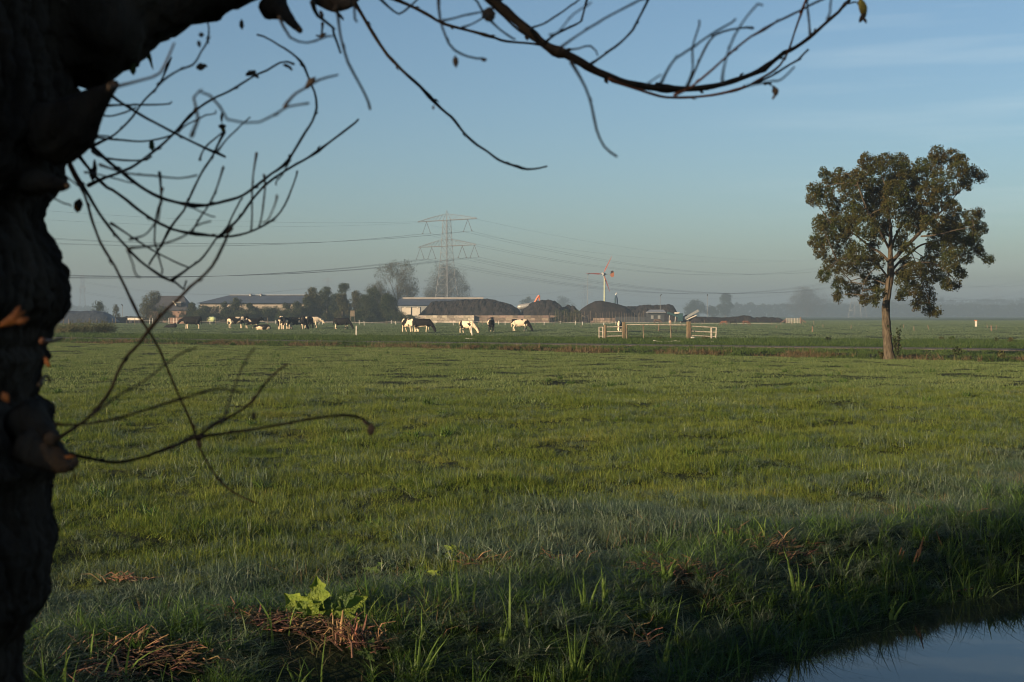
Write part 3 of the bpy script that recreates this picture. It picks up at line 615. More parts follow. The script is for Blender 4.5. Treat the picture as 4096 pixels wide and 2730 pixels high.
WP = [(-17, 43.0, 0), (17, 43.0, 0)]+[(x+s*2.3, z-5.1, 1) for x, z in ((-12, 43.1), (12, 43.1), (-15.8, 31.8), (-8.9, 31.8), (8.9, 31.8), (15.8, 31.8)) for s in (-1, 1)]
def wires(a, b, dirv, label, r=0.032, sag=12.5, group=None, pick=None, nm="power_line"):
    ar = Vector((dirv.y, -dirv.x, 0))
    for i, (x, z, k) in enumerate(WP):
        if pick and i not in pick: continue
        pa = a+ar*x+Vector((0, 0, z)); pb = b+ar*x+Vector((0, 0, z)); m = MB(); pts = []
        for t in np.linspace(0, 1, 40): q = pa.lerp(pb, t); q.z -= (sag if k else sag*0.75)*4*t*(1-t); pts.append(q)
        m.tube(pts, r if k else r*0.7, 4); o = m.build(nm, WIREM); tag(o, label[0 if z > 40 and not k else (1 if z > 36 else 2)], "power line", group)
wires(P0, P1, LD, ("topmost thin wire running left from the tallest pylon", "wire hanging left from the upper arm of the tallest pylon", "wire hanging left from the lower arm of the tallest pylon"), group="wires left of the tallest pylon")
wires(P1, P2, LD, ("topmost thin wire running right from the tallest pylon", "wire hanging right from the upper arm of the tallest pylon", "wire hanging right from the lower arm of the tallest pylon"), group="wires between the tallest pylon and the alder")
wires(P2, P3, LD, ("topmost thin wire in the sky right of the alder", "upper wire in the sky right of the alder", "lower wire in the sky right of the alder"), group="wires right of the alder")
for i in range(4):
    dv = (fp[i+1]-fp[i]).normalized()
    wires(fp[i], fp[i+1], dv, ("",)*1+("faint distant wire strung between the far pylons in the mist",)*2, r=0.09, group="faint distant wires", pick=(3, 5, 7, 13))
# ------------------------------------------------------------------ farm buildings
ROOF = mat("dark_roof_sheets", (0.055, 0.065, 0.080), (0.040, 0.048, 0.060), 0.5, 0.5, 0.1, 6)
ROOFT = mat("dark_roof_tiles", (0.045, 0.045, 0.050), (0.030, 0.030, 0.034), 1, 0.7, 0.2, 8)
CREAM = mat("cream_wall", (0.28, 0.24, 0.20), (0.20, 0.175, 0.14), 1, 0.8)
BRICK = mat("pale_red_brick", (0.22, 0.14, 0.10), (0.15, 0.095, 0.07), 3, 0.85)
WHITEP = mat("white_paint", (0.52, 0.49, 0.43), (0.40, 0.37, 0.32), 4, 0.6)
DOORW = mat("pale_door", (0.46, 0.42, 0.35), (0.40, 0.36, 0.30), 1, 0.6)
DARKM = mat("dark_gap", (0.02, 0.022, 0.025), (0.015, 0.016, 0.018), 1, 0.8)
GREYM = mat("grey_wall", (0.20, 0.21, 0.21), (0.15, 0.16, 0.16), 1, 0.8)
METAL = mat("grey_metal", (0.32, 0.32, 0.31), (0.22, 0.22, 0.21), 3, 0.5, metal=0.4)
def Xat(x, d): return (x-CX)/F*d
def Zat(y, d): return EYE-(y-HY)/F*d
# long barn
d = 330; x0, x1, xr = Xat(792, d), Xat(1250, d), Xat(885, d); ze, zr = Zat(1214, d), Zat(1179, d)
b_ = empty("barn", ((x0+x1)/2, d, 0), "long low barn with a blue-grey sheet roof, hipped at its left end", "barn"); ox = (x0+x1)/2
m = MB(); m.box(x0-ox+.4, x1-ox-.4, 0.4, 19.6, 0, ze-.02); m.build("wall", CREAM, b_)
m = MB(); a = xr-ox
m.add([(x0-ox-.4, -.5, ze), (x1-ox+.4, -.5, ze), (x1-ox+.4, 20.5, ze), (x0-ox-.4, 20.5, ze), (a, 10, zr), (x1-ox+.4, 10, zr)], [(0, 1, 5, 4), (2, 3, 4, 5), (3, 0, 4), (1, 2, 5), (0, 3, 2, 1)])
roof = m.build("roof", ROOF, b_)
m = MB(); m.box(a, x1-ox+.4, 9.8, 10.2, zr-.02, zr+.12); m.build("ridge", METAL, roof)
for px_ in (973, 1016):
    m = MB(); X = Xat(px_, d)-ox; m.tube([(X, 9.2, zr-.6), (X, 9.2, zr+.15)], .32, 10); m.tube([(X, 9.2, zr+.12), (X, 9.2, zr+.22), (X, 9.2, zr+.4)], [.5, .42, .15], 10); m.build("roof_vent", METAL, roof)
for k, px_ in enumerate((850, 880)):
    m = MB(); X = Xat(px_, d)-ox; m.box(X-.8, X+.8, 0.3, 0.39, 0.8, 2.2); m.build("window", DARKM, b_)
# steep farmhouse
d = 300; ox = Xat(685, d); b_ = empty("farmhouse", (ox, d, 0), "steep-roofed brick farmhouse half hidden behind the olive tree", "house")
z1, z0 = Zat(1183, d), Zat(1243, d)
def gable(cx_, hw, zlow, ztop, y0, y1, hip=0.0):
    m = MB(); m.add([(cx_-hw, y0, zlow), (cx_+hw, y0, zlow), (cx_+hw, y1, zlow), (cx_-hw, y1, zlow), (cx_-hip, y0+.5, ztop), (cx_+hip, y0+.5, ztop), (cx_+hip, y1, ztop), (cx_-hip, y1, ztop)],
      [(0, 1, 5, 4), (1, 2, 6, 5), (2, 3, 7, 6), (3, 0, 4, 7), (4, 5, 6, 7), (3, 2, 1, 0)]); return m
hw = (Xat(752, d)-Xat(572, d))/2; cxx = Xat(662, d)-ox
m = MB(); m.add([(cxx-hw, 0, z0), (cxx+hw, 0, z0), (cxx+hw, 8, z0), (cxx-hw, 8, z0), (Xat(620, d)-ox, 4, z1), (Xat(718, d)-ox, 4, z1)], [(0, 1, 5, 4), (1, 2, 5), (2, 3, 4, 5), (3, 0, 4), (3, 2, 1, 0)])
rf = m.build("roof", ROOFT, b_)
m = MB(); m.box(Xat(698, d)-ox, Xat(722, d)-ox, 0.4, 2.6, z0+1.0, z0+1.9); dm = m.build("dormer", DARKM, rf)
m = MB(); m.box(Xat(697, d)-ox, Xat(723, d)-ox, 0.3, 2.8, z0+1.9, z0+2.02); m.build("dormer_roof", WHITEP, rf)
m = MB(); m.tube([(Xat(690, d)-ox, .3, Zat(1205, d)), (Xat(704, d)-ox, .1, Zat(1222, d))], [.1, .2], 5); m.build("barge_board", WHITEP, b_)
m = MB(); m.box(cxx-hw+.5, cxx+hw-.5, .5, 7.5, 0, z0-.02); m.build("wall", BRICK, b_)
for X in (-2.8, -.6, 2.2): m = MB(); m.box(X-.5, X+.5, .42, .49, .9, 1.9); m.build("window", DARKM, b_)
# garden wall in front of the house and a small one
m = MB(); p = P(730, 1280, 255); m.box(-2.4, 2.4, -.15, .15, 0, 1.15); m.box(-2.5, 2.5, -.22, .22, 1.15, 1.25)
o = m.build("garden_wall", BRICK, loc=(Xat(727, 258), 258, 0)); tag(o, "low salmon brick wall under the little ball-shaped tree", "wall")
# right barn with garage doors
d = 345; x0, x1 = Xat(1585, d), Xat(1968, d); ox = (x0+x1)/2; ze, zr = Zat(1223, d), Zat(1194, d)
b_ = empty("barn", (ox, d, 0), "low barn with a light ridge and two pale garage doors behind the block wall", "barn")
m = MB(); m.box(x0-ox+.3, x1-ox-.3, 0, 17, 0, ze); m.build("wall", GREYM, b_)
m = MB(); m.add([(x0-ox, -.5, ze+.01), (x1-ox+3, -.5, ze+.01), (x1-ox+3, 17.5, ze+.01), (x0-ox, 17.5, ze+.01), (x0-ox, 8.5, zr), (x1-ox-1.5, 8.5, zr)], [(0, 1, 5, 4), (2, 3, 4, 5), (0, 4, 3), (1, 2, 5), (3, 2, 1, 0)])
rf = m.build("roof", ROOF, b_)
m = MB(); m.tube([(x0-ox+1, 8.5, zr+.1), (x1-ox-2.5, 8.5, zr+.1)], .28, 8); m.build("ridge", mat("pale_ridge", (.30, .28, .25), (.24, .22, .2), 1), rf)
for a, b in ((1607, 1644), (1649, 1680)):
    f = MB(); A, B = Xat(a, d)-ox, Xat(b, d)-ox; f.box(A-.12, B+.12, -.10, -.003, 0, Zat(1231, d)+.12); fr = f.build("door_frame", DARKM, b_)
    f = MB(); f.box(A, B, -.2, -.101, 0, Zat(1231, d)); 
    for k in range(1, 5): f.box(A, B, -.215, -.2, k*.55, k*.55+.03)
    f.build("garage_door", DOORW, b_)
for a in (1620, 1671):
    f = MB(); f.box(Xat(a, d)-ox-.2, Xat(a, d)-ox+.2, -.3, -.003, ze-.75, ze-.45); f.build("wall_lamp", WHITEP, b_)
# ------------------------------------------------------------------ compost and soil heaps
SOIL = mat("dark_compost", (0.015, 0.014, 0.013), (0.028, 0.024, 0.022), 0.8, 0.95, 1.0, 2.5, spec=0.05)
def heap(label, prof, d, depth, zb=0.0, cat="compost heap", group="dark heaps of compost behind the wall", m_=None, rough=0.34, nm="compost_heap"):
    xs_ = [Xat(x, d) for x, y in prof]; hs = [max(0.02, Zat(y, d)-zb) for x, y in prof]; cx_ = (xs_[0]+xs_[-1])/2
    nx_ = max(24, int((xs_[-1]-xs_[0])/0.35)); ny_ = 26; v = []; f = []
    for i in range(nx_+1):
        x = xs_[0]+(xs_[-1]-xs_[0])*i/nx_; h = np.interp(x, xs_, hs)
        for j in range(ny_+1):
            t = j/ny_; y = depth*t; s = min(1, t*2.2) if t < .5 else min(1, (1-t)*2.2)
            z = h*(1-(1-s)**1.7)
            if 0 < j < ny_: z += rough*(nn(x*.9, y*.9, d)+.6*nn(x*2.3, y*2.3, d+4)+.35*nn(x*5, y*5, 2))*min(1, h/2)*(1 if s > .15 else s/.15)
            v.append((x-cx_, y-depth/2, max(-.1, z)))
    for i in range(nx_):
        for j in range(ny_): a = i*(ny_+1)+j; f.append((a, a+ny_+1, a+ny_+2, a+1))
    me = bpy.data.meshes.new("heap"); me.from_pydata(v, [], f); me.update()
    o = link(nm, me, m_ or SOIL, None, (cx_, d+depth/2, zb)); tag(o, label, cat, group); return o
heap("long dark heap on the block wall in front of the right barn", [(1640, 1282), (1665, 1262), (1690, 1238), (1722, 1206), (1760, 1205), (1800, 1203), (1860, 1199), (1935, 1196), (1975, 1199), (2020, 1212), (2055, 1224), (2075, 1240), (2090, 1262), (2110, 1282)], 298, 16)
heap("two-topped steaming heap below the orange boom", [(2070, 1282), (2095, 1240), (2120, 1216), (2150, 1205), (2175, 1201), (2200, 1200), (2225, 1206), (2245, 1220), (2265, 1238), (2290, 1282)], 300, 14)
heap("small pointed heap between the steaming one and the cone under the turbine", [(2235, 1282), (2255, 1230), (2275, 1221), (2300, 1226), (2315, 1242), (2330, 1282)], 304, 9)
heap("big smooth cone-shaped heap under the wind turbine", [(2295, 1284), (2330, 1238), (2360, 1218), (2390, 1204), (2412, 1202), (2440, 1207), (2480, 1216), (2510, 1225), (2540, 1246), (2570, 1278), (2585, 1286)], 292, 15, rough=0.08)
heap("flat-topped ragged heap behind the sheds, right of the cone", [(2480, 1284), (2500, 1228), (2560, 1226), (2595, 1220), (2650, 1222), (2690, 1217), (2708, 1222), (2722, 1250), (2745, 1284)], 330, 18)
heap("long low ragged mound of soil behind the horses", [(2770, 1288), (2790, 1268), (2840, 1270), (2900, 1272), (2950, 1269), (2985, 1264), (3010, 1264), (3030, 1272), (3080, 1270), (3130, 1273), (3160, 1284), (3175, 1290)], 288, 8, cat="soil mound", nm="soil_mound")
heap("dark sheeted mound at the far left behind the reeds", [(150, 1290), (170, 1244), (240, 1243), (290, 1246), (350, 1243), (390, 1250), (415, 1262), (430, 1280), (440, 1290)], 275, 10, cat="silage mound", nm="silage_mound", m_=mat("silage_sheet", (.03, .036, .045), (.02, .024, .03), 1, .5, .4, 1.2), rough=.12)
heap("low dark bank between the left mound and the farmhouse", [(430, 1290), (445, 1272), (500, 1268), (560, 1270), (600, 1275), (620, 1290)], 282, 7, cat="soil mound", nm="soil_mound")
# ------------------------------------------------------------------ wall of stacked concrete blocks
BLK = mat("concrete_block", (0.34, 0.30, 0.24), (0.22, 0.19, 0.15), 2.2, 0.9, 0.4, 6, island=0.4)
BLKR = mat("weathered_block", (0.20, 0.155, 0.12), (0.13, 0.10, 0.08), 2.2, 0.9, 0.4, 6, island=0.45)
def blockwall(label, xa, xb, ya, yb, d, mt, seed, ragged=True, bw=1.5):
    rg = np.random.default_rng(seed); o_ = Xat(xa, d); L_ = Xat(xb, d)-o_; m = MB(); bh = .58; nrow = max(1, int(round((Zat(ya, d)-Zat(yb, d))/bh)))
    for r in range(nrow):
        x = -(r % 2)*bw/2
        while x < L_:
            w_ = bw*rg.choice([1, 1, .7]); a, b = max(0, x), min(L_, x+w_-.03)
            if b-a > .2 and not (ragged and r == nrow-1 and rg.uniform() < .12): m.box(a, b, rg.uniform(0, .06), .75, r*bh, (r+1)*bh-.03)
            x += w_
    o = m.build("block_wall", mt, loc=(o_, d, 0)); tag(o, label, "wall", "walls of stacked blocks in front of the heaps"); return o
blockwall("pale wall of big stacked concrete blocks behind the grazing cows", 1658, 1896, 1261, 1291, 284, BLK, 1, False)
blockwall("raised left end of the pale block wall with one block on top", 1663, 1728, 1250, 1261, 285.2, BLK, 2, False)
blockwall("single pair of blocks left of the pale wall", 1630, 1652, 1268, 1291, 283, BLK, 7, False)
bpy.data.objects[-1] if False else None
blockwall("brownish weathered wall right of the pale blocks, behind stakes", 1898, 2195, 1256, 1292, 285, BLKR, 3)
blockwall("low reddish wall section below the steaming heap", 2200, 2350, 1264, 1290, 287, BLKR, 4)
blockwall("short reddish wall section below the cone-shaped heap", 2360, 2460, 1266, 1290, 286, BLKR, 5)
WOOD = mat("weathered_wood", (0.15, 0.12, 0.085), (0.09, 0.075, 0.055), 6, 0.85, 0.4, 20, stretch=(1, 1, .2))
WOODR = mat("reddish_post_wood", (0.17, 0.11, 0.08), (0.11, 0.075, 0.055), 6, 0.85)
# stakes on the wall tops
for i, x in enumerate(list(range(2196, 2466, 12))+list(range(2480, 2590, 10))):
    h_ = 1.9+.7*random.random(); m = MB(); m.tube([(0, 0, 0), (random.uniform(-.15, .15), 0, h_+.3)], .035, 5)
    o = m.build("stake", WOOD, loc=(Xat(x, 283)+random.uniform(-.2, .2), 283, -.1)); tag(o, "thin bare stake standing along the reddish wall and the sheds", "stake", "stakes along the heaps")
# dark low shed hedge strip + sheds right of the cone
HGD = mat("dark_boards", (.035, .04, .045), (.022, .026, .03), 1.5, .8)
d = 290; m = MB(); m.box(Xat(2462, d), Xat(2600, d), 0, .4, 0, Zat(1268, d)); o = m.build("board_fence", HGD, loc=(0, d, 0)); tag(o, "dark board fence right of the reddish wall, behind the front gate", "fence")
t = empty("shed", (Xat(2625, 296), 296, 0), "low dark shed with a light lean-to roof behind the grey horse", "shed")
hx = (Xat(2655, 296)-Xat(2590, 296))/2; m = MB(); m.box(-hx, hx, 0, 4, 0, Zat(1252, 296)); m.build("wall", HGD, t)
m = MB(); a, b = Zat(1252, 296)+.01, Zat(1241, 296); m.add([(-hx-.6, -.6, a), (hx+.3, -.6, a), (hx+.3, 4, b), (-hx+.8, 4, b), (-hx-.6, -.6, a+.1), (hx+.3, -.6, a+.1), (hx+.3, 4, b+.1), (-hx+.8, 4, b+.1)], [(0, 1, 5, 4), (1, 2, 6, 5), (2, 3, 7, 6), (3, 0, 4, 7), (4, 5, 6, 7), (3, 2, 1, 0)]); m.build("roof", METAL, t)
for k in (-.5, .35): m = MB(); m.box(hx*k-.3, hx*k+.3, -.04, -.003, .9, 1.7); m.build("window", GREYM, t)
# soil screening machine with conveyors
TEAL = mat("teal_machine_paint", (0.018, 0.055, 0.058), (0.012, 0.035, 0.038), 2, .5)
t = empty("screening_machine", (Xat(2715, 292), 292, 0), "green soil screening machine with a conveyor sticking up to the right", "machine"); ox = Xat(2715, 292)
g = lambda x, y: (Xat(x, 292)-ox, Zat(y, 292))
def beam(pts, w, nm, mt, dep=1.2):
    m = MB()
    for (x1_, z1_), (x2_, z2_) in zip(pts[:-1], pts[1:]):
        L_ = math.hypot(x2_-x1_, z2_-z1_); M_ = Matrix.Translation((x1_, 0, z1_)) @ Matrix.Rotation(-math.atan2(z2_-z1_, x2_-x1_), 4, 'Y'); m.box(0, L_, -dep/2, dep/2, -w/2, w/2, M_)
    return m.build(nm, mt, t)
beam([g(2670, 1252), g(2718, 1268)], .5, "feed_conveyor", TEAL); beam([g(2735, 1276), g(2793, 1243)], .5, "conveyor", GREYM); beam([g(2745, 1280), g(2785, 1262)], .22, "lower_conveyor", WHITEP, .8)
m = MB(); a, b = g(2712, 1290), g(2730, 1254); m.box(a[0], b[0], -1, 1, .4, b[1]); m.build("engine_box", TEAL, t)
m = MB(); a, b = g(2700, 1256), g(2716, 1250); m.box(a[0], b[0], -1, 1, a[1], b[1]); m.build("hopper", WHITEP, t)
for x in (2676, 2700, 2722, 2752): m = MB(); m.tube([(g(x, 0)[0], 0, -.1), (g(x, 0)[0]+.1, 0, 1.7)], .09, 5); m.build("support_leg", METAL, t)
m = MB(); m.blob((g(2765, 0)[0], 1.2, .5), 2.2, 1.5, 1.5, 12); o = m.build("soil_pile", SOIL, loc=(ox, 293, 0)); tag(o, "small dark pile of soil under the raised conveyor", "soil pile")
# orange boom and a white tank behind the steaming heap, blue netting frame
ORA = mat("orange_paint", (.50, .13, .05), (.4, .10, .04), 2, .5)
t = empty("crane_boom", (Xat(2140, 318), 318, 0), "orange-red crane boom rising behind the steaming heap", "crane"); ox = Xat(2140, 318)
m = MB(); m.tube([(Xat(2128, 318)-ox, 0, 0), (Xat(2138, 318)-ox, 0, Zat(1214, 318)), (Xat(2148, 318)-ox, 0, Zat(1195, 318)), (Xat(2156, 318)-ox, 0, Zat(1183, 318))], [.4, .35, .3, .3], 6); m.build("boom", ORA, t)
m = MB(); m.tube([(Xat(2156, 318)-ox, 0, Zat(1183, 318)), (Xat(2159, 318)-ox, 0, Zat(1204, 318))], [.3, .12], 6); m.build("grab_arm", ORA, t)
t = empty("tank_trailer", (Xat(2105, 320), 320, 0), "whitish rounded tank left of the steaming heap", "trailer")
m = MB(); m.tube([(-1.6, 0, Zat(1229, 320)), (1.6, 0, Zat(1229, 320)+.5)], .7, 10, round_=True); m.build("tank", METAL, t, True); m = MB(); m.box(-1.4, 1.4, -.6, .6, 0, Zat(1236, 320)); m.build("chassis", DARKM, t)
NET = mat("blue_tarpaulin", (.05, .10, .14), (.03, .06, .09), 1, .7, .5, 4)
t = empty("net_frame", (Xat(2463, 312), 312, 0), "blue sheets hung over a peaked frame behind the cone-shaped heap", "frame"); ox = Xat(2463, 312)
for s in (-1, 1):
    m = MB(); n_ = 10
    for i in range(n_+1):
        u = i/n_; xx = s*(.15+.95*u**.7); zz = Zat(1182, 312)-(Zat(1182, 312)-0.3)*u; m.v += [(xx*.35, -.5-.1*math.sin(u*9), zz), (xx+.1*math.sin(u*14), -.3, zz), (xx*.9, .5, zz)]
    for i in range(n_):
        for k in range(3): a = i*3+k; b = i*3+(k+1) % 3; m.f.append((a, b, b+3, a+3))
    m.build("sheet", NET, t)
m = MB(); m.tube([(0, 0, 0), (0, 0, Zat(1180, 312))], .09, 6); m.tube([(0, 0, Zat(1180, 312)), (.15, 0, Zat(1174, 312)), (.3, 0, Zat(1172, 312))], .12, 6); m.build("pole", METAL, t)
# ------------------------------------------------------------------ small wind turbine
d = 330; hub = P(1999+0, 0, d); hub = Vector((Xat(2414, d), d, Zat(1097, d)))
t = empty("wind_turbine", (hub.x+.25, d, 0), "small three-bladed wind turbine with red blades and an orange tail vane", "wind turbine")
PALEG = mat("pale_green_pole", (.36, .40, .29), (.30, .34, .24), 1, .5); RED = mat("red_blade", (.22, .05, .04), (.16, .04, .03), 1, .5); VANE = mat("orange_vane", (.42, .16, .07), (.34, .12, .05), 1, .6)
m = MB(); m.tube([(0, 0, -.2), (0, 0, hub.z-.3)], [.30, .16], 10); m.build("pole", PALEG, t)
m = MB(); m.tube([(-.55, -.5, hub.z), (.1, .1, hub.z)], [.42, .35], 12); m.build("nacelle", METAL, t)
m = MB(); m.tube([(.1, 0, hub.z-.05), (1.5, .6, hub.z+.02)], .09, 6); m.tube([(0, 0, hub.z-.9), (0, 0, hub.z)], .2, 8); m.build("tail_boom", WHITEP, t)
m = MB(); vz = [(0, -.45), (.2, .8), (.85, .95), (1.1, .4), (1.05, -.6), (.45, -.85)]; c = [(1.5+x*.95, .6+x*.3, hub.z+z) for x, z in vz]; c2 = [(x, y+.05, z) for x, y, z in c]
m.add(c+c2, [tuple(range(6)), tuple(range(11, 5, -1))]+[(i, (i+1) % 6, (i+1) % 6+6, i+6) for i in range(6)]); m.build("tail_vane", VANE, t)
for ang in (178, 64, -70):
    m = MB(); a = R(ang); u = Vector((math.cos(a)*.97, -.18, math.sin(a))); v = Vector((-math.sin(a), .25, math.cos(a)))
    L_ = {178: 4.6, 64: 5.0, -70: 4.9}[ang]; o0 = Vector((-.35, -.6, hub.z)); pr = [(.5, .10), (1.2, .34), (2.0, .30), (L_, .07)]
    top = [o0+u*r+v*w*.6 for r, w in pr]; bot = [o0+u*r-v*w*.4 for r, w in pr]; k = len(pr); bk = [q+Vector((0, .07, 0)) for q in top+bot]
    fs = [(i, i+1, k+i+1, k+i) for i in range(k-1)]; fs += [tuple(reversed([q+2*k for q in f])) for f in fs]+[(i, i+2*k, i+1+2*k, i+1) for i in range(k-1)]+[(k+i, k+i+1, k+i+1+2*k, k+i+2*k) for i in range(k-1)]+[(0, k, 3*k, 2*k), (k-1, 3*k-1, 4*k-1, 2*k-1)]
    m.add(top+bot+bk, fs); m.build("blade", RED, t)
# lamp posts and thin masts
def lamp(px_, ytop, d, label, arm=.4, lampm=None):
    t = empty("lamp_post", (Xat(px_, d), d, 0), label, "lamp post", "thin lamp posts around the farm"); H = Zat(ytop, d)
    m = MB(); m.tube([(0, 0, -.2), (0, 0, H-.3)], [.06, .04], 7); m.build("pole", GREYM, t)
    m = MB(); m.tube([(0, 0, H-.35), (arm*.3, 0, H-.05), (arm, 0, H+.05)], .10, 6); m.build("lamp_head", DARKM, t)
lamp(2641, 1180, 300, "lamp post standing behind the grey-roofed shed"); lamp(2829, 1179, 296, "lamp post right of the raised conveyor", .1); lamp(2351, 1096, 325, "slim mast left of the wind turbine, touching its blade tip", .5)
lamp(490, 1219, 300, "pale lamp post left of the farmhouse beside the thin young tree", -.3)
# odd farm things
t = empty("slurry_tank", (Xat(845, 268), 268, 0), "small yellow-green round tank behind the fence under the long barn", "tank")
m = MB(); m.tube([(-.45, 0, .85), (.45, 0, .85)], .62, 12, round_=True); m.build("barrel", mat("lime_plastic", (.55, .62, .28), (.45, .5, .22), 1, .4), t, True)
m = MB(); m.box(-.5, .5, -.3, .3, 0, .3); m.build("cradle", DARKM, t)
t = empty("trailer", (Xat(545, 272), 272, 0), "low open trailer under the tree left of the farmhouse", "trailer")
m = MB(); m.box(-1.6, 1.6, -.8, .8, .7, 1.2); m.build("bed", WHITEP, t)
for s in (-1, 1): m = MB(); m.tube([(s*.9, -.9, .35), (s*.9, -.7, .35)], .35, 12); m.build("wheel", DARKM, t)
t = empty("seat_tower", (Xat(1411, 262), 262, 0), "little raised wooden hut on legs in front of the big clump", "hut"); m = MB(); m.box(-.45, .45, -.4, .4, 1.5, 2.7); m.build("hut_box", WOOD, t)
for s in (-1, 1): m = MB(); m.tube([(s*.5, 0, 0), (s*.4, 0, 1.5)], .05, 5); m.build("leg", WOOD, t)
# white field gate far right
t = empty("field_gate", (Xat(3173, 262), 262, 0), "far white field gate with orange-brown wing fences at the end of the mound", "gate"); g2 = lambda x: Xat(x, 262)-Xat(3173, 262)
m = MB(); z_ = Zat(1279, 262)
for k in range(5): m.box(g2(3145), g2(3200), -.03, .03, .25+k*.21, .29+k*.21)
for k in range(6): x = g2(3145)+(g2(3200)-g2(3145))*k/5; m.box(x-.025, x+.025, -.05, .05, .05, 1.15)
m.build("gate_leaf", WHITEP, t)
m = MB(); m.box(g2(3200), g2(3204), -.12, .12, 0, 1.35); m.build("gate_post", WOODR, t)
for a, b in ((3144, 3126), (3205, 3224)):
    m = MB(); 
    for z in (.45, .75): m.tube([(g2(a), 0, z+.2), (g2(b), 0, .12+z*.3)], .06, 4)
    m.tube([(g2(a), 0, 0), (g2(a), 0, 1.0)], .07, 5); m.build("wing_fence", WOODR, t)

# ------------------------------------------------------------------ fences: posts and tapes
TAPE = mat("white_tape", (.75, .72, .66), (.6, .58, .52), 2, .7)
def post(px_, yt, yb, label, mt, r=0.05, tilt=0.0, group="fence posts out in the pasture", nm="fence_post"):
    g = G(px_, yb); h = (yb-yt)/F*g.y; m = MB(); m.tube([(0, 0, -.15), (tilt*h, 0, h)], [r, r*.9], 6); o = m.build(nm, mt, loc=(g.x, g.y, float(gh(g.x, g.y)))); tag(o, label, "fence post", group); return Vector((g.x, g.y, h))
W = [(x, 1272, 1298) for x in (598, 610, 676, 694, 708)]+[(840, 1270, 1300), (925, 1274, 1297), (1101, 1282, 1298), (1276, 1283, 1300), (1290, 1277, 1299), (1437, 1281, 1300), (1457, 1284, 1303), (1565, 1281, 1297), (1583, 1284, 1301), (1740, 1284, 1300), (1813, 1287, 1303), (1995, 1283, 1300), (2020, 1286, 1302), (2176, 1288, 1302), (2240, 1285, 1299), (2301, 1284, 1301), (2329, 1287, 1302), (2415, 1291, 1303), (2464, 1286, 1300)]
for x, a, b in W: post(x, a, b, "slim whitish post of the tape fence behind the cows", TAPE, .035, random.uniform(-.08, .08), "slim white posts of the tape fence")
Dk = [(254, 1274, 1302), (275, 1276, 1303), (318, 1274, 1293), (358, 1274, 1298), (388, 1274, 1297), (451, 1273, 1297), (462, 1275, 1298), (507, 1280, 1300), (517, 1275, 1297), (538, 1274, 1303), (828, 1270, 1298), (862, 1274, 1301), (1071, 1272, 1302), (1545, 1284, 1302), (1915, 1285, 1301), (1930, 1286, 1303), (2043, 1286, 1304), (2140, 1285, 1305), (2216, 1290, 1304), (2367, 1290, 1304)]
for x, a, b in Dk: post(x, a, b, "thin grey wooden post in the row behind the cows", WOOD, .05, random.uniform(-.05, .05), "grey wooden posts of the back fence")
RP = [(2747, 1290, 1302), (2780, 1288, 1302), (2808, 1288, 1302), (2821, 1282, 1298), (3045, 1291, 1303), (3085, 1291, 1304), (3122, 1290, 1304), (3169, 1290, 1303), (3212, 1288, 1301), (3257, 1284, 1302), (3105, 1303, 1316), (3293, 1299, 1311), (3404, 1299, 1317), (3614, 1298, 1315), (3657, 1307, 1327), (3950, 1300, 1316), (3984, 1302, 1323)]
for x, a, b in RP: post(x, a, b, "short leaning grey post in the misty right-hand pasture", WOOD, .05, random.uniform(-.2, .1), "scattered posts in the right-hand pasture")
post(3250, 1304, 1329, "lone reddish post left of the alder trunk", WOODR, .07); post(3716, 1301, 1320, "dark post leaning left, right of the alder", WOOD, .06, -.25); post(3966, 1303, 1325, "reddish post among the dark ones at the far right", WOODR, .08, -.05)
t = empty("marker_post", G(3904, 1308), "tall white marker post with a yellowish cap far right of the alder", "marker post"); m = MB(); m.box(-.12, .12, -.12, .12, -.1, .9); m.build("post", WHITEP, t); m = MB(); m.box(-.22, .14, -.14, .14, .9, 1.02); m.build("cap", VANE, t)
o = post(2633, 1300, 1328, "leaning pinkish post standing beyond the wide front gate", WOODR, .055, .12)
post(2324, 1299, 1313, "short dark post in the grass left of the front gate", WOOD, .04, .05); post(1836, 1286, 1301, "dark post beside the back fence, left of the white grazing cow's head", WOOD, .06, 0); 
t = empty("fence_energiser", G(1911, 1333), "small dark stake with a red box between two grazing cows", "fence energiser"); m = MB(); m.tube([(-.1, 0, 0), (.02, 0, .62)], .035, 5); m.build("stake", WOOD, t); m = MB(); m.box(-.02, .16, -.08, .06, .18, .5); m.build("energiser_box", mat("red_box", (.25, .06, .05), (.15, .04, .03), 2), t)
def tape(label, pts, r=.012, z=.95, sag=.06, mt=None, d=None, group="white tapes of the pasture fence"):
    m = MB(); out = []
    for (x, y), (x2, y2) in zip(pts[:-1], pts[1:]):
        a, b = P(x, y, d), P(x2, y2, d)
        for k in range(6): q = a.lerp(b, k/6); q.z -= sag*4*(k/6)*(1-k/6); out.append(q)
    out.append(P(*pts[-1], d)); m.tube(out, r, 4); o = m.build("fence_tape", mt or TAPE); tag(o, label, "fence tape", group)
tape("white fence tape behind the lying black cow", [(560, 1281), (600, 1284), (676, 1285), (708, 1287), (760, 1286), (840, 1287), (925, 1289)], .012, d=240)
tape("upper white fence tape behind the middle cows", [(925, 1289), (1000, 1287), (1101, 1287), (1180, 1289), (1276, 1287), (1370, 1286), (1457, 1290), (1565, 1287), (1600, 1288)], .012, d=238)
tape("lower white fence tape behind the middle cows", [(1060, 1291), (1276, 1290), (1437, 1291), (1583, 1292), (1740, 1288), (1813, 1291)], .011, d=236)
tape("white fence tape in front of the block walls", [(1740, 1286), (1813, 1289), (1915, 1287), (2020, 1291), (2176, 1290), (2240, 1288), (2301, 1291), (2415, 1294), (2464, 1291)], .012, d=240)
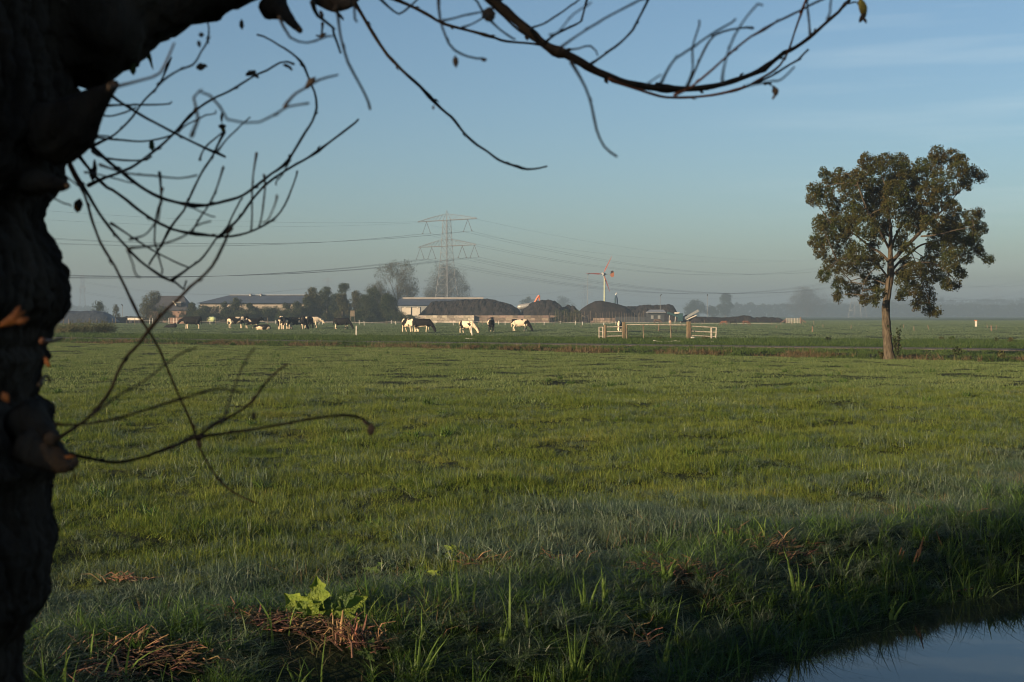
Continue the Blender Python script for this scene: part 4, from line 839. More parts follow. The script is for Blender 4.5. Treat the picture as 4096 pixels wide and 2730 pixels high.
tape("white fence tape behind the horses on the right", [(2464, 1290), (2600, 1290), (2747, 1293), (2900, 1293), (3045, 1295), (3257, 1298)], .014, d=245)
tape("pale wire along the verge right of the gate", [(2613, 1363), (2700, 1364), (2840, 1366), (3000, 1368), (3200, 1371), (3400, 1373), (3620, 1373), (3800, 1375), (4100, 1378)], .016, d=82, group="wire along the verge")
tape("pale wire along the verge left of the gate", [(1862, 1354), (2000, 1356), (2150, 1358), (2300, 1360), (2396, 1359)], .014, d=90, group="wire along the verge")
# two white marker posts near the cows
for x, a, b, lab, tl in ((1425, 1306, 1350, "upright white post on the verge right of the grazing black cow", .02), (1890, 1308, 1352, "white post leaning left in front of the white grazing cow", -.13)):
    g = G(x, b-2); t = empty("white_post", (g.x, g.y, float(gh(g.x, g.y))), lab, "post", "white posts on the verge"); h = (b-a)/F*g.y; m = MB(); m.tube([(0, 0, -.1), (tl*h, 0, h)], .055, 10); m.build("post", WHITEP, t)
# front gate group at about 91 m
GD = 91.0; OLDW = mat("old_gate_post_wood", (0.15, 0.115, 0.07), (0.08, 0.062, 0.04), 4, .85, .5, 12, stretch=(1, 1, .3)); RAILM = mat("galvanised_rail", (.33, .30, .25), (.20, .18, .15), 8, .6, island=.1)
def gobj(nm, lab, cat, x, rails, mt, group=None, parts=None):
    o0 = Vector((Xat(x, GD), GD, 0)); t = empty(nm, o0, lab, cat, group)
    for pn, pm, segs in rails:
        m = MB()
        for (xa, ya, xb, yb, r) in segs:
            a, b = P(xa, ya, GD)-o0, P(xb, yb, GD)-o0; m.tube([a, b], r, 8)
        m.build(pn, pm, t)
    return t
zy = lambda y: 1250+y*.2337; zx = lambda x: 2350+x*.2337
def S(x1, y1, x2, y2, r=.035): return (zx(x1), zy(y1), zx(x2), zy(y2), r)
gobj("railing", "small pale railing frame left of the front gate's left post", "railing", zx(240), [("upright", RAILM, [S(200, 480, 200, 250, .045)]), ("upright", RAILM, [S(266, 480, 266, 250, .05)])]+[("rail", RAILM, [S(196, y, 270, y, .035)]) for y in (255, 333, 410)], None, "pale metal railings beside the gate")
gobj("railing", "three-bar pale railing between the thin post and the big left gate post", "railing", zx(450), [("rail", RAILM, [S(318, y, 592, y-5, .035)]) for y in (252, 334, 410)], None, "pale metal railings beside the gate")
gobj("gate_post", "thin wooden post in the middle of the left railing", "gate post", zx(302), [("post", OLDW, [S(302, 490, 302, 214, .09)])], None)
def bigpost(x0_, x1_, yt, yb, lab):
    o0 = Vector(((Xat(zx((x0_+x1_)/2), GD)), GD, 0)); t = empty("gate_post", o0, lab, "gate post", "big square gate posts"); w_ = (Xat(zx(x1_), GD)-Xat(zx(x0_), GD))/2
    m = MB(); m.box(-w_*.72, w_*.72, -w_*.72, w_*.72, -.2, Zat(zy(yt), GD), Matrix.Rotation(R(14), 4, 'Z')); m.build("post", OLDW, t)
    m = MB(); m.tube([(w_*.9, -.2, .85), (w_*1.05, -.24, .7), (w_*.8, -.24, .55)], .03, 6); m.build("hinge", DARKM, t)
bigpost(590, 652, 165, 480, "thick square wooden gate post at the left end of the wide gate"); bigpost(1690, 1770, 158, 470, "thick square wooden gate post at the right end of the wide gate")
gobj("wide_gate", "wide white-topped pipe gate between the two thick posts", "gate", zx(1170), [("top_rail", RAILM, [S(668, 210, 960, 212, .04), S(960, 212, 1690, 218, .038)]), ("stile", WOOD, [S(674, 470, 670, 212, .05)]), ("stile", WOOD, [S(962, 470, 956, 214, .045)]), ("stile", WOOD, [S(1430, 470, 1422, 216, .045)]), ("wire", WIREM, [S(674, 310, 1690, 318, .008)]), ("wire", WIREM, [S(674, 415, 1690, 420, .008)])], None)
gobj("railing", "three-bar pale railing sloping away right of the right gate post", "railing", zx(1990), [("rail", RAILM, [S(1765, 238, 2210, 262, .04)]), ("rail", RAILM, [S(1765, 322, 2195, 343, .04)]), ("rail", RAILM, [S(1765, 395, 2190, 418, .035)]), ("upright", RAILM, [S(2122, 480, 2122, 266, .07)]), ("upright", RAILM, [S(2196, 480, 2208, 258, .05)])], None, "pale metal railings beside the gate")
t = empty("field_stone", G(zx(1800), 1358), "small pale stone at the foot of the right gate post", "stone"); m = MB(); m.blob((0, 0, .05), .3, .2, .14, 10); m.build("stone", WHITEP, t, True)
t = empty("feeding_rack", G(2672, 1330), "thin low feeding rack lying in the grass behind the wide gate", "rack"); m = MB(); w_ = 34/F*t.location.y
m.tube([(-w_, 0, .1), (w_, 0, .1)], .03, 4); m.tube([(-w_, 0, .26), (w_, 0, .24)], .03, 4)
for k in (-1, -.3, .4, 1): m.tube([(w_*k, 0, 0), (w_*k, 0, .26)], .025, 4)
m.build("frame", DARKM, t)
# ------------------------------------------------------------------ cows and horses: one continuous body each
def hide_mat():
    m = bpy.data.materials.new("cow_hide"); m.use_nodes = True; n = m.node_tree.nodes; l = m.node_tree.links; b = n["Principled BSDF"]
    def attr(nm): a = n.new("ShaderNodeAttribute"); a.attribute_type = 'OBJECT'; a.attribute_name = nm; return a.outputs['Fac']
    t = n.new("ShaderNodeTexCoord"); add = n.new("ShaderNodeVectorMath"); add.operation = 'ADD'; cb = n.new("ShaderNodeCombineXYZ")
    for i in range(3): l.new(attr('patch_seed'), cb.inputs[i])
    l.new(t.outputs['Object'], add.inputs[0]); l.new(cb.outputs[0], add.inputs[1])
    z = n.new("ShaderNodeTexNoise"); z.inputs['Scale'].default_value = 1.6; z.inputs['Detail'].default_value = 1.5; z.inputs['Distortion'].default_value = .4
    l.new(add.outputs[0], z.inputs['Vector'])
    ab = n.new("ShaderNodeMath"); ab.inputs[1].default_value = 0.055; l.new(attr('blackness'), ab.inputs[0]); s = n.new("ShaderNodeMath"); s.operation = 'SUBTRACT'; l.new(ab.outputs[0], s.inputs[0]); l.new(z.outputs[0], s.inputs[1])
    sx = n.new("ShaderNodeSeparateXYZ"); l.new(t.outputs['Object'], sx.inputs[0])
    zr = n.new("ShaderNodeMapRange"); zr.inputs[1].default_value = 0.45; zr.inputs[2].default_value = 0.72; zr.inputs[3].default_value = -0.22; zr.inputs[4].default_value = 0
    l.new(sx.outputs['Z'], zr.inputs[0])
    lw = n.new("ShaderNodeMath"); lw.operation = 'MULTIPLY'; l.new(zr.outputs[0], lw.inputs[0]); l.new(attr('white_legs'), lw.inputs[1])
    a2 = n.new("ShaderNodeMath"); a2.operation = 'ADD'; l.new(s.outputs[0], a2.inputs[0]); l.new(lw.outputs[0], a2.inputs[1])
    xr = n.new("ShaderNodeMapRange"); xr.inputs[1].default_value = .75; xr.inputs[2].default_value = .95; xr.inputs[3].default_value = 0; xr.inputs[4].default_value = 1; l.new(sx.outputs['X'], xr.inputs[0])
    hb = n.new("ShaderNodeMath"); hb.operation = 'MULTIPLY'; l.new(xr.outputs[0], hb.inputs[0]); l.new(attr('head_black'), hb.inputs[1])
    a3 = n.new("ShaderNodeMath"); a3.operation = 'ADD'; l.new(a2.outputs[0], a3.inputs[0]); l.new(hb.outputs[0], a3.inputs[1])
    r = n.new("ShaderNodeMapRange"); r.inputs[1].default_value = -0.012; r.inputs[2].default_value = 0.012; l.new(a3.outputs[0], r.inputs[0])
    mi = n.new("ShaderNodeMixRGB"); mi.inputs[1].default_value = (.56, .465, .34, 1); mi.inputs[2].default_value = (.009, .009, .010, 1); l.new(r.outputs[0], mi.inputs[0])
    l.new(mi.outputs[0], b.inputs['Base Color']); b.inputs['Roughness'].default_value = .8; b.inputs['Specular IOR Level'].default_value = .08; return m
HIDE = hide_mat()
def body_mesh(parts, voxel=.032, name="body"):
    m = MB()
    for p in parts:
        if p[0] == 'c': _, pts, rad = p[:3]; m.tube(pts, rad, 12, round_=True, squash=p[3] if len(p) > 3 else None)
        else: m.blob(*p[1:5], 14)
    me = m.mesh(name); o = bpy.data.objects.new(name, me); COL.objects.link(o)
    md = o.modifiers.new("r", 'REMESH'); md.mode = 'VOXEL'; md.voxel_size = voxel
    sm_ = o.modifiers.new("s", 'SMOOTH'); sm_.factor = .5; sm_.iterations = 3
    dg = bpy.context.evaluated_depsgraph_get(); out = bpy.data.meshes.new_from_object(o.evaluated_get(dg)); out.name = name
    bpy.data.objects.remove(o); out.polygons.foreach_set('use_smooth', [True]*len(out.polygons)); return out
def cow_parts(head='graze', turn=0.0, stride=0.1, tail=0.0):
    P_ = [('c', [(.62, 0, 1.02), (.3, 0, .98), (-.1, 0, .95), (-.5, 0, 1.0), (-.82, 0, 1.06)], [.33, .41, .44, .41, .29], .78),
          ('c', [(.75, 0, 1.28), (.2, 0, 1.26), (-.4, 0, 1.28), (-.92, 0, 1.30)], [.10, .12, .12, .11]),
          ('b', (.72, 0, .86), .22, .20, .28)]
    if head == 'graze':
        hx, hy = 1.28, turn*.45
        P_ += [('c', [(.66, 0, 1.12), (.95, hy*.3, .86), (1.16, hy*.7, .54)], [.27, .20, .15], .75), ('c', [(1.14, hy*.7, .60), (1.27, hy*.9, .36), (1.36, hy, .12)], [.16, .14, .11], .8)]
        ex = (1.12, hy*.7, .62); u = (.06, 0, .03)
    elif head == 'low':
        P_ += [('c', [(.66, 0, 1.12), (.98, turn*.15, 1.05), (1.22, turn*.35, .96)], [.27, .20, .16], .75), ('c', [(1.2, turn*.35, 1.0), (1.40, turn*.55, .84), (1.54, turn*.7, .66)], [.165, .14, .11], .8)]; ex = (1.16, turn*.3, 1.06)
    else:
        P_ += [('c', [(.66, 0, 1.14), (.95, turn*.12, 1.26), (1.15, turn*.3, 1.38)], [.27, .20, .16], .75), ('c', [(1.12, turn*.3, 1.40), (1.32, turn*.6, 1.28), (1.46, turn*.85, 1.12)], [.165, .14, .11], .8)]; ex = (1.1, turn*.25, 1.46)
    for s in (-1, 1):
        P_ += [('c', [ex, (ex[0]-.02, ex[1]+s*.16, ex[2]+.02), (ex[0]-.03, ex[1]+s*.27, ex[2]+.0)], [.05, .055, .03]),
          ('c', [(.55, s*.17, .85), (.55+stride*s*.5, s*.17, .45), (.56+stride*s, s*.16, .06)], [.12, .065, .055]),
          ('c', [(-.72, s*.17, 1.0), (-.60, s*.2, .68), (-.80-stride*s*.4, s*.17, .46), (-.74-stride*s, s*.16, .06)], [.20, .13, .065, .055])]
    P_ += [('b', (-.47, 0, .60), .19, .16, .13), ('c', [(-.98, 0, 1.28), (-1.06, tail*.3, .95), (-1.04, tail, .55)], [.045, .035, .055])]
    return P_
LYING = [('c', [(.6, 0, .42), (.2, 0, .42), (-.3, 0, .42), (-.8, 0, .40)], [.30, .38, .42, .34], .85), ('c', [(.6, 0, .68), (0, 0, .70), (-.75, 0, .74)], [.12, .14, .12]),
         ('c', [(.6, 0, .55), (.9, 0, .58), (1.1, 0, .56)], [.22, .16, .13]), ('c', [(1.08, 0, .58), (1.25, 0, .46), (1.38, 0, .34)], [.13, .11, .08]),
         ('c', [(1.05, .1, .66), (1.03, .26, .66)], [.05, .03]), ('c', [(1.05, -.1, .66), (1.03, -.26, .66)], [.05, .03]),
         ('c', [(.5, -.3, .18), (.85, -.38, .10), (.6, -.42, .08)], [.11, .07, .06]), ('c', [(-.7, -.3, .3), (-.3, -.45, .16), (-.55, -.5, .08)], [.2, .11, .07]), ('c', [(-1.05, 0, .7), (-1.15, -.1, .2)], [.04, .05])]
LYBLACK = [('c', [(.5, 0, .32), (0, 0, .38), (-.6, 0, .42)], [.28, .36, .38], .9), ('c', [(.3, 0, .5), (-.3, 0, .62), (-.75, 0, .78)], [.16, .16, .14]), ('c', [(.5, 0, .42), (.85, 0, .36), (1.15, 0, .22)], [.24, .18, .12]), ('c', [(1.1, 0, .26), (1.4, 0, .14)], [.13, .1]), ('c', [(.6, -.35, .12), (.2, -.42, .1)], [.09, .08]), ('c', [(.9, 0, .5), (.85, 0, .66)], [.06, .03])]
ME = {'graze': body_mesh(cow_parts('graze', 0, .12)), 'graze2': body_mesh(cow_parts('graze', .7, -.10, .15)), 'up': body_mesh(cow_parts('up', .25, .08)), 'low': body_mesh(cow_parts('low', 0.05, .05)), 'lie': body_mesh(LYING), 'lieb': body_mesh(LYBLACK)}
for v in ME.values(): v.materials.append(HIDE)
def cow(px_, yb, hpx, hd, pose, seed, black, legs, label, hb=0.0, up=0.0):
    """hd: heading in degrees, 0 faces right in the picture, 90 faces away, 180 left, 270 towards us"""
    g = G(px_, yb); sc = hpx/F*g.y/(1.40 if pose not in ('lie', 'lieb') else (.86 if pose == 'lie' else .92))
    o = link("cow", ME[pose]); o.location = (g.x, g.y, float(gh(g.x, g.y))+up); o.rotation_euler = (0, 0, R(hd)); o.scale = (sc,)*3
    o['patch_seed'] = float(seed); o['blackness'] = black; o['white_legs'] = legs; o['head_black'] = hb
    return tag(o, label, "cow", "cows in the pasture")
cow(686, 1313, 22, 168, 'lieb', 2, 1.2, 0, "all-black cow lying down at the far left of the herd")
cow(768, 1318, 51, 180, 'low', 5, .78, 2, "big black cow with white lower legs standing facing left", .5)
cow(946, 1316, 47, 18, 'up', 11.3, .50, 1, "black-and-white cow with a white rump, left of a darker one, head touching it", .12)
cow(1010, 1316, 42, 12, 'up', 3.1, .60, 1.2, "dark-backed cow with white belly standing behind the lying cow", .2)
cow(1050, 1320, 24, 186, 'lie', 7.7, .56, .6, "patched cow lying in the grass in front of the standing pair", .0)
cow(1122, 1319, 49, 96, 'up', 14.2, .47, .8, "white-rumped cow seen from behind at the left edge of the crowded group")
cow(1150, 1319, 48, 80, 'graze', 21.7, .52, .8, "cow squeezed second from left in the crowded group, white patch on its hip")
cow(1188, 1318, 49, 30, 'graze', 33.1, .60, .6, "dark cow with a white back in the middle of the crowded group")
cow(1215, 1319, 49, 100, 'up', 41.9, .62, .9, "dark cow with a pale stripe of udder seen from behind in the crowded group")
cow(1240, 1315, 49, 85, 'graze', 8.4, .78, .2, "nearly black cow seen from behind on the right of the crowded group")
cow(1246, 1312, 46, 8, 'low', 17.5, .40, .4, "mostly white cow with few spots at the right end of the crowded group", -.3)
cow(1368, 1319, 46, -6, 'graze', 5.3, .68, 1.2, "black cow with a white hind leg grazing alone, right of the crowded group", .2)
cow(1634, 1331, 54, -52, 'graze2', 26.4, .44, .4, "white cow grazing towards us, left of the black-sided one with the bent head", .0)
cow(1690, 1332, 55, -14, 'graze', 9.2, .63, 1.6, "black-sided cow with white belly grazing beside the white one", .3)
cow(1868, 1334, 51, -38, 'graze2', 30.6, .38, .3, "almost white cow grazing behind the leaning white post", -.5)
cow(1966, 1328, 53, 84, 'up', 12.8, .57, .0, "cow seen from behind with white rump and black thighs, in front of the wall", .3)
cow(2082, 1326, 49, -8, 'graze', 38.2, .44, .5, "white cow with small black spots grazing right, left of the gate", .45)
cow(2477, 1330, 46, 262, 'graze', 6.1, .52, .4, "cow seen head-on grazing behind the left railing of the gate", -.2)
# horses
def horse_parts(graze=True):
    P_ = [('c', [(.55, 0, 1.15), (.1, 0, 1.12), (-.35, 0, 1.15), (-.62, 0, 1.2)], [.27, .30, .29, .27], .78), ('c', [(.5, 0, 1.36), (0, 0, 1.32), (-.6, 0, 1.38)], [.11, .1, .11])]
    P_ += [('c', [(.6, 0, 1.2), (.95, 0, .85), (1.15, 0, .5)], [.22, .16, .12], .6), ('c', [(1.13, 0, .54), (1.22, 0, .3), (1.30, 0, .08)], [.12, .10, .07], .8), ('c', [(1.08, .05, .6), (1.04, .07, .7)], [.04, .02]), ('c', [(1.08, -.05, .6), (1.04, -.07, .7)], [.04, .02])] if graze else [('c', [(.6, 0, 1.2), (.85, 0, 1.6)], [.22, .13]), ('c', [(.85, 0, 1.65), (1.2, 0, 1.4)], [.12, .08])]
    for s in (-1, 1):
        P_ += [('c', [(.5, s*.15, .95), (.5+.08*s, s*.14, .5), (.5+.12*s, s*.14, .05)], [.12, .055, .05]), ('c', [(-.62, s*.15, 1.1), (-.52, s*.16, .78), (-.72-.05*s, s*.14, .52), (-.66-.1*s, s*.14, .05)], [.2, .12, .055, .05])]
    return P_+[('c', [(-.85, 0, 1.35), (-1.0, 0, 1.1), (-.98, 0, .5)], [.05, .07, .05])]
HM = body_mesh(horse_parts())
def horse(px_, yb, hpx, hd, mt, label):
    g = G(px_, yb); sc = hpx/F*g.y/1.45; o = bpy.data.objects.new("horse", HM.copy()); COL.objects.link(o); o.data.materials.append(mt)
    o.location = (g.x, g.y, float(gh(g.x, g.y))); o.rotation_euler = (0, 0, R(hd)); o.scale = (sc,)*3; tag(o, label, "horse", "horses grazing on the right")
HB = [mat("horse_coat", c, tuple(v*.75 for v in c), 2, .7) for c in ((.085, .06, .045), (.42, .26, .17), (.13, .055, .03), (.018, .016, .016), (.10, .045, .028))]
horse(2630, 1299, 22, -6, HB[0], "grey-brown horse grazing behind the wide gate")
horse(2681, 1299, 17, 95, HB[1], "pale pinkish horse seen from behind, above the wide gate's rail")
horse(2896, 1303, 20, 178, HB[2], "chestnut horse at the left of the grazing pair")
horse(2929, 1303, 21, 0, HB[3], "black horse beside the chestnut one")
horse(2984, 1303, 21, -4, HB[4], "dark chestnut horse grazing alone right of the pair")

# ------------------------------------------------------------------ reeds at the left, herbs on the verge
RBED = grass_mat("old_reeds", [(0.0, (0.030, 0.040, 0.014)), (0.5, (0.055, 0.060, 0.022)), (1.0, (0.11, 0.085, 0.04))], 0.8, spec=.1)
def reed_bed(label, xa, xb, yb, yt, seed, n=70):
    rg = np.random.default_rng(seed); m = MB(); lf = MB(); c = G((xa+xb)/2, yb)
    for i in range(n):
        px_ = rg.uniform(xa, xb); g = G(px_, yb); x = g.x-c.x; y = rg.uniform(-1.2, 1.2); H = (yb-yt)/F*c.y*rg.uniform(.45, 1)
        ln = rg.uniform(-.2, .35)
        m.tube([(x, y, -.1), (x+ln*.3, y, H*.6), (x+ln*.8, y, H)], [.012, .010, .006], 3)
        for k in range(6):
            z = H*(.2+.11*k); a = rg.uniform(0, 6.28); L_ = rg.uniform(.25, .5); w = .013; q = Vector((x+ln*z/H*.6, y, z))
            e = q+Vector((math.cos(a)*L_, math.sin(a)*L_, .12)); f = q+Vector((math.cos(a)*L_*.5, math.sin(a)*L_*.5, .16)); s_ = Vector((0, 0, w))
            lf.add([q-s_, q+s_, f+s_, f-s_, e], [(0, 3, 2, 1), (3, 4, 2)])
        if rg.uniform() < .4: lf.tube([(x+ln*.8, y, H), (x+ln*.8+.1, y, H+.18)], [.03, .008], 4)
    lf.v, m.v = lf.v, m.v; k = len(m.v); m.v += lf.v; m.f += [[k+i for i in f] for f in lf.f]
    o = m.build("reeds", RBED, loc=(c.x, c.y, float(gh(c.x, c.y)))); tag(o, kind='stuff'); return o
reed_bed("", 205, 300, 1341, 1290, 1, 90); reed_bed("", 285, 372, 1339, 1283, 2, 70); reed_bed("", 372, 445, 1338, 1288, 3, 90); reed_bed("", 330, 350, 1338, 1278, 4, 14); reed_bed("", 405, 425, 1338, 1276, 5, 16)
def herb(px_, yb, hpx, wpx, label, seed, lm=L_DARK, nm="verge_plant", group="leafy plants on the verge"):
    rg = np.random.default_rng(seed); g = G(px_, yb); t = empty(nm, (g.x, g.y, float(gh(g.x, g.y))), label, "plant", group); H = hpx/F*g.y; W_ = wpx/F*g.y/2
    m = MB(); cl = []
    for i in range(7):
        x = rg.uniform(-W_, W_)*.7; hh = H*rg.uniform(.5, 1)*(1-.4*abs(x)/W_); m.tube([(x*.5, 0, -.05), (x, rg.uniform(-.1, .1), hh)], [.015, .008], 4)
        for k in range(5): cl.append((x*(.5+.5*k/4), rg.uniform(-W_, W_)*.5, hh*(.2+.2*k), .09*max(1, H/.5)))
    m.build("stem", BARK, t); link("leaves", leaf_cloud(cl, 9, .11, seed, aspect=.6), lm, t)
for i, (x, y, h, w, lab) in enumerate([(3310, 1368, 24, 30, "dark bushy herb on the far verge, left of the alder"), (3760, 1366, 20, 30, "herb clump on the far verge right of the alder"), (3808, 1367, 20, 26, "second herb clump on the far verge right of the alder, close beside another"), (3985, 1371, 18, 24, "loose herb clump on the verge near the right edge"), (4042, 1373, 22, 22, "herb clump closest to the right edge of the verge"),
    (2050, 1357, 12, 30, "low plant at the road verge below the white spotted cow"), (2640, 1362, 14, 40, "nettles at the foot of the wide gate"), (2820, 1362, 14, 34, "nettles under the right railing of the gate"), (3015, 1366, 15, 34, "small herb mound on the verge left of the alder"), (3830, 1432, 26, 40, "broad-leaved dock in the rough strip right of the alder"), (4000, 1440, 24, 36, "broad-leaved plant in the rough strip at the right edge"), (930, 1383, 10, 30, "low leafy plant in the rough strip below the herd")]):
    herb(x, y, h, w, lab, i+3, [L_DARK, L_OLIVE, VERGE][i % 3])
# ------------------------------------------------------------------ foreground willow: trunk, heavy limb, bare twigs and a few leaves
WB = mat("willow_bark", (0.058, 0.044, 0.033), (0.012, 0.009, 0.007), 9, 0.95, 1.0, 18, stretch=(1, 1, 0.3), spec=0.08, lo=.3, hi=.7)
TW = mat("willow_twig", (0.040, 0.029, 0.021), (0.022, 0.018, 0.014), 9, 0.7, spec=0.2)
TWR = mat("reddish_twig", (0.16, 0.062, 0.028), (0.09, 0.04, 0.022), 9, 0.6, spec=0.2)
WZ = 1.8
TRE = [(330, 300), (420, 300), (560, 300), (620, 262), (640, 250), (700, 262), (748, 222), (814, 180), (855, 174), (906, 194), (978, 230), (1044, 255), (1110, 270), (1187, 275), (1238, 265), (1279, 240), (1314, 206), (1350, 196), (1392, 166), (1438, 190), (1473, 172), (1530, 153), (1600, 146), (1647, 200), (1698, 217), (1785, 222), (1841, 262), (1877, 282), (1912, 240), (1943, 219), (2014, 209), (2102, 219), (2189, 250), (2275, 230), (2357, 222), (2439, 219), (2520, 173), (2581, 117), (2653, 108), (2724, 98), (2900, 110), (3600, 150), (5200, 260), (7000, 420)]
wroot = Vector(((30-CX)/F*WZ-0.36, WZ, 0)); willow = empty("willow_tree", wroot, "gnarled dark willow trunk filling the left edge with a limb and bare twigs overhead", "tree")
def fbm(x, y, z): return nn(x, y, z)+.5*nn(x*2.1, y*2.1, z*2.1)+.25*nn(x*4.3, y*4.3, z*4.3)+.14*nn(x*9, y*9, z*9)
rows = []; yy = -900
ysamp = np.concatenate([np.arange(-400, 2800, 6.5), np.arange(2800, 7000, 60)])
ey = np.array([a for a, b in TRE]); ex = np.array([b for a, b in TRE]); Rr = 0.37; V = []
angs = np.concatenate([np.linspace(-1.55, 0.80, 300), np.linspace(0.88, 2*math.pi-1.65, 60)]); nr = len(angs)
def bark(u, v, k=0.0):                               # plates split by deep, mostly upright cracks
    w = nn(u*6, v*6, 3+k)*.035
    c1 = abs(nn((u+w)*26, v*7, 1+k)); c2 = abs(nn((u-w)*55, v*22, 7+k))
    return -0.016*max(0, 1-c1*5.5)**1.4-0.006*max(0, 1-c2*5)+0.007*nn(u*40, v*34, 5+k)+0.0035*nn(u*110, v*90, 2+k)
for y in ysamp:
    e = np.interp(y, ey, ex) if y > 330 else 300-(330-y)*0.05
    z = EYE-(y-HY)/F*WZ; rr = Rr*(1+max(0, (0.4-z))*0.25)
    th = math.atan((e-CX)/F); cxw = (WZ*math.sin(th)-rr)/math.cos(th)
    for a in angs:
        u = a*rr; dr = bark(u, z)+0.020*(nn(math.cos(a)*3.2, math.sin(a)*3.2, z*2.6)+.5*nn(math.cos(a)*7, math.sin(a)*7, z*6))*(1-0.6*max(0, math.cos(a-.33))**6)
        rad = rr+dr; V.append((cxw+rad*math.cos(a)-wroot.x, rad*math.sin(a), z))
ns = len(ysamp); ix = np.arange(ns*nr).reshape(ns, nr)
qd = np.stack([ix[:-1], np.roll(ix, -1, 1)[:-1], np.roll(ix, -1, 1)[1:], ix[1:]], -1).reshape(-1)
link("trunk", mesh_np("trunk", V, qd, np.full(len(qd)//4, 4), True), WB, willow)
def WP_(x, y, d=WZ): return P(x, y, d)-wroot
def rough_tube(pts, rad, n=40, amp=0.25, fr=3.0, seed=0.0):
    sp_ = spline(pts, 0.012); rs_ = np.interp(np.linspace(0, 1, len(sp_)), np.linspace(0, 1, len(rad)), rad); m = MB(); m.tube(sp_, list(rs_), n)
    k = 0
    for i, p in enumerate(sp_):
        for j in range(n):
            v = Vector(m.v[k]); d = v-p; g_ = max(0, 1-5*abs(nn(v.x*16+seed, v.y*30, v.z*30))); f = 1+amp*(fbm(v.x*fr*3+seed, v.y*fr*3, v.z*fr*3)*.6+.35*nn(v.x*45, v.y*45, v.z*45+seed)+.22*nn(v.x*100, v.y*100, v.z*100)-.5*g_); m.v[k] = tuple(p+d*f); k += 1
    return m
def limb(nm, pl, d0, d1, seed, n=40, amp=.22):
    pts = [WP_(x, y, d0+(d1-d0)*i/(len(pl)-1)) for i, (x, y, r) in enumerate(pl)]; rad = [r/F*(d0+(d1-d0)*i/(len(pl)-1)) for i, (x, y, r) in enumerate(pl)]
    rough_tube(pts, rad, n, amp, 3.0, seed).build(nm, WB, willow, True)
limb("limb", [(-150, 300, 330), (100, 120, 290), (330, 40, 270), (480, -20, 290), (640, -60, 250), (830, -120, 215), (1000, -130, 200), (1150, -120, 150), (1270, -60, 85), (1390, -30, 60), (1430, -40, 35)], 1.85, 2.1, 3.0)
limb("limb_stub", [(180, 560, 120), (270, 500, 130), (350, 425, 90), (425, 365, 52), (462, 335, 18)], 1.75, 1.7, 9.0)
limb("limb_stub", [(250, 560, 90), (320, 520, 70), (365, 490, 40), (385, 470, 10)], 1.80, 1.78, 15.0)
limb("limb_stub", [(1090, 20, 60), (1140, 60, 30), (1172, 95, 19), (1200, 122, 13)], 2.0, 1.9, 5.0, 20)
limb("limb_stub", [(1290, -30, 60), (1340, 10, 38), (1405, 18, 14)], 2.05, 2.0, 6.0, 20)
limb("burl", [(120, 1780, 90), (200, 1830, 78), (262, 1862, 38), (286, 1862, 12)], 1.72, 1.66, 19.0, 30)
limb("burl", [(110, 1690, 90), (190, 1740, 45), (215, 1760, 22)], 1.75, 1.68, 22.0, 26)
limb("burl", [(120, 730, 60), (225, 738, 34), (272, 745, 10)], 1.74, 1.68, 28.0, 22)
trng = random.Random(5)
def twig(pl, d, r0, r1, red=False, d1=None, nm="twig"):
    d1 = d1 or d*1.05; n = len(pl); pts = [WP_(x, y, d+(d1-d)*i/(n-1)) for i, (x, y) in enumerate(pl)]
    sp_ = spline(pts, 0.010); N = len(sp_); rad = []
    nod = trng.uniform(4, 7)
    for i in range(N):
        t = i/max(1, N-1); r = (r0+(r1-r0)*t)*0.5/F*d; r *= 1+0.55*max(0, math.cos(i/nod*math.pi*2*.35))**14+0.08*math.sin(i*1.3); rad.append(r)
    off = Vector((0, 0, 0)); tgt = off.copy(); k_ = 0
    for i in range(1, N-1):
        if i >= k_: k_ = i+trng.randint(3, 7); tgt = Vector((trng.gauss(0, 1), 0, trng.gauss(0, 1)))*0.0022
        off = off.lerp(tgt, .4); sp_[i] = sp_[i]+off
    m = MB(); m.tube(sp_, rad, 8, round_=True); sd = 1
    for i in range(4, N-3, max(4, int(nod*1.3))):
        t_ = (sp_[i+1]-sp_[i-1]).normalized(); s_ = Vector((-t_.z, 0, t_.x))*sd; sd = -sd; b0 = sp_[i]+s_*rad[i]*.5
        m.tube([b0, b0+s_*rad[i]*.9+t_*.003, b0+s_*rad[i]*1.2+t_*trng.uniform(.006, .011)], [rad[i]*.55, rad[i]*.5, rad[i]*.12], 5); m.build(nm, TWR if red else TW, willow, True)
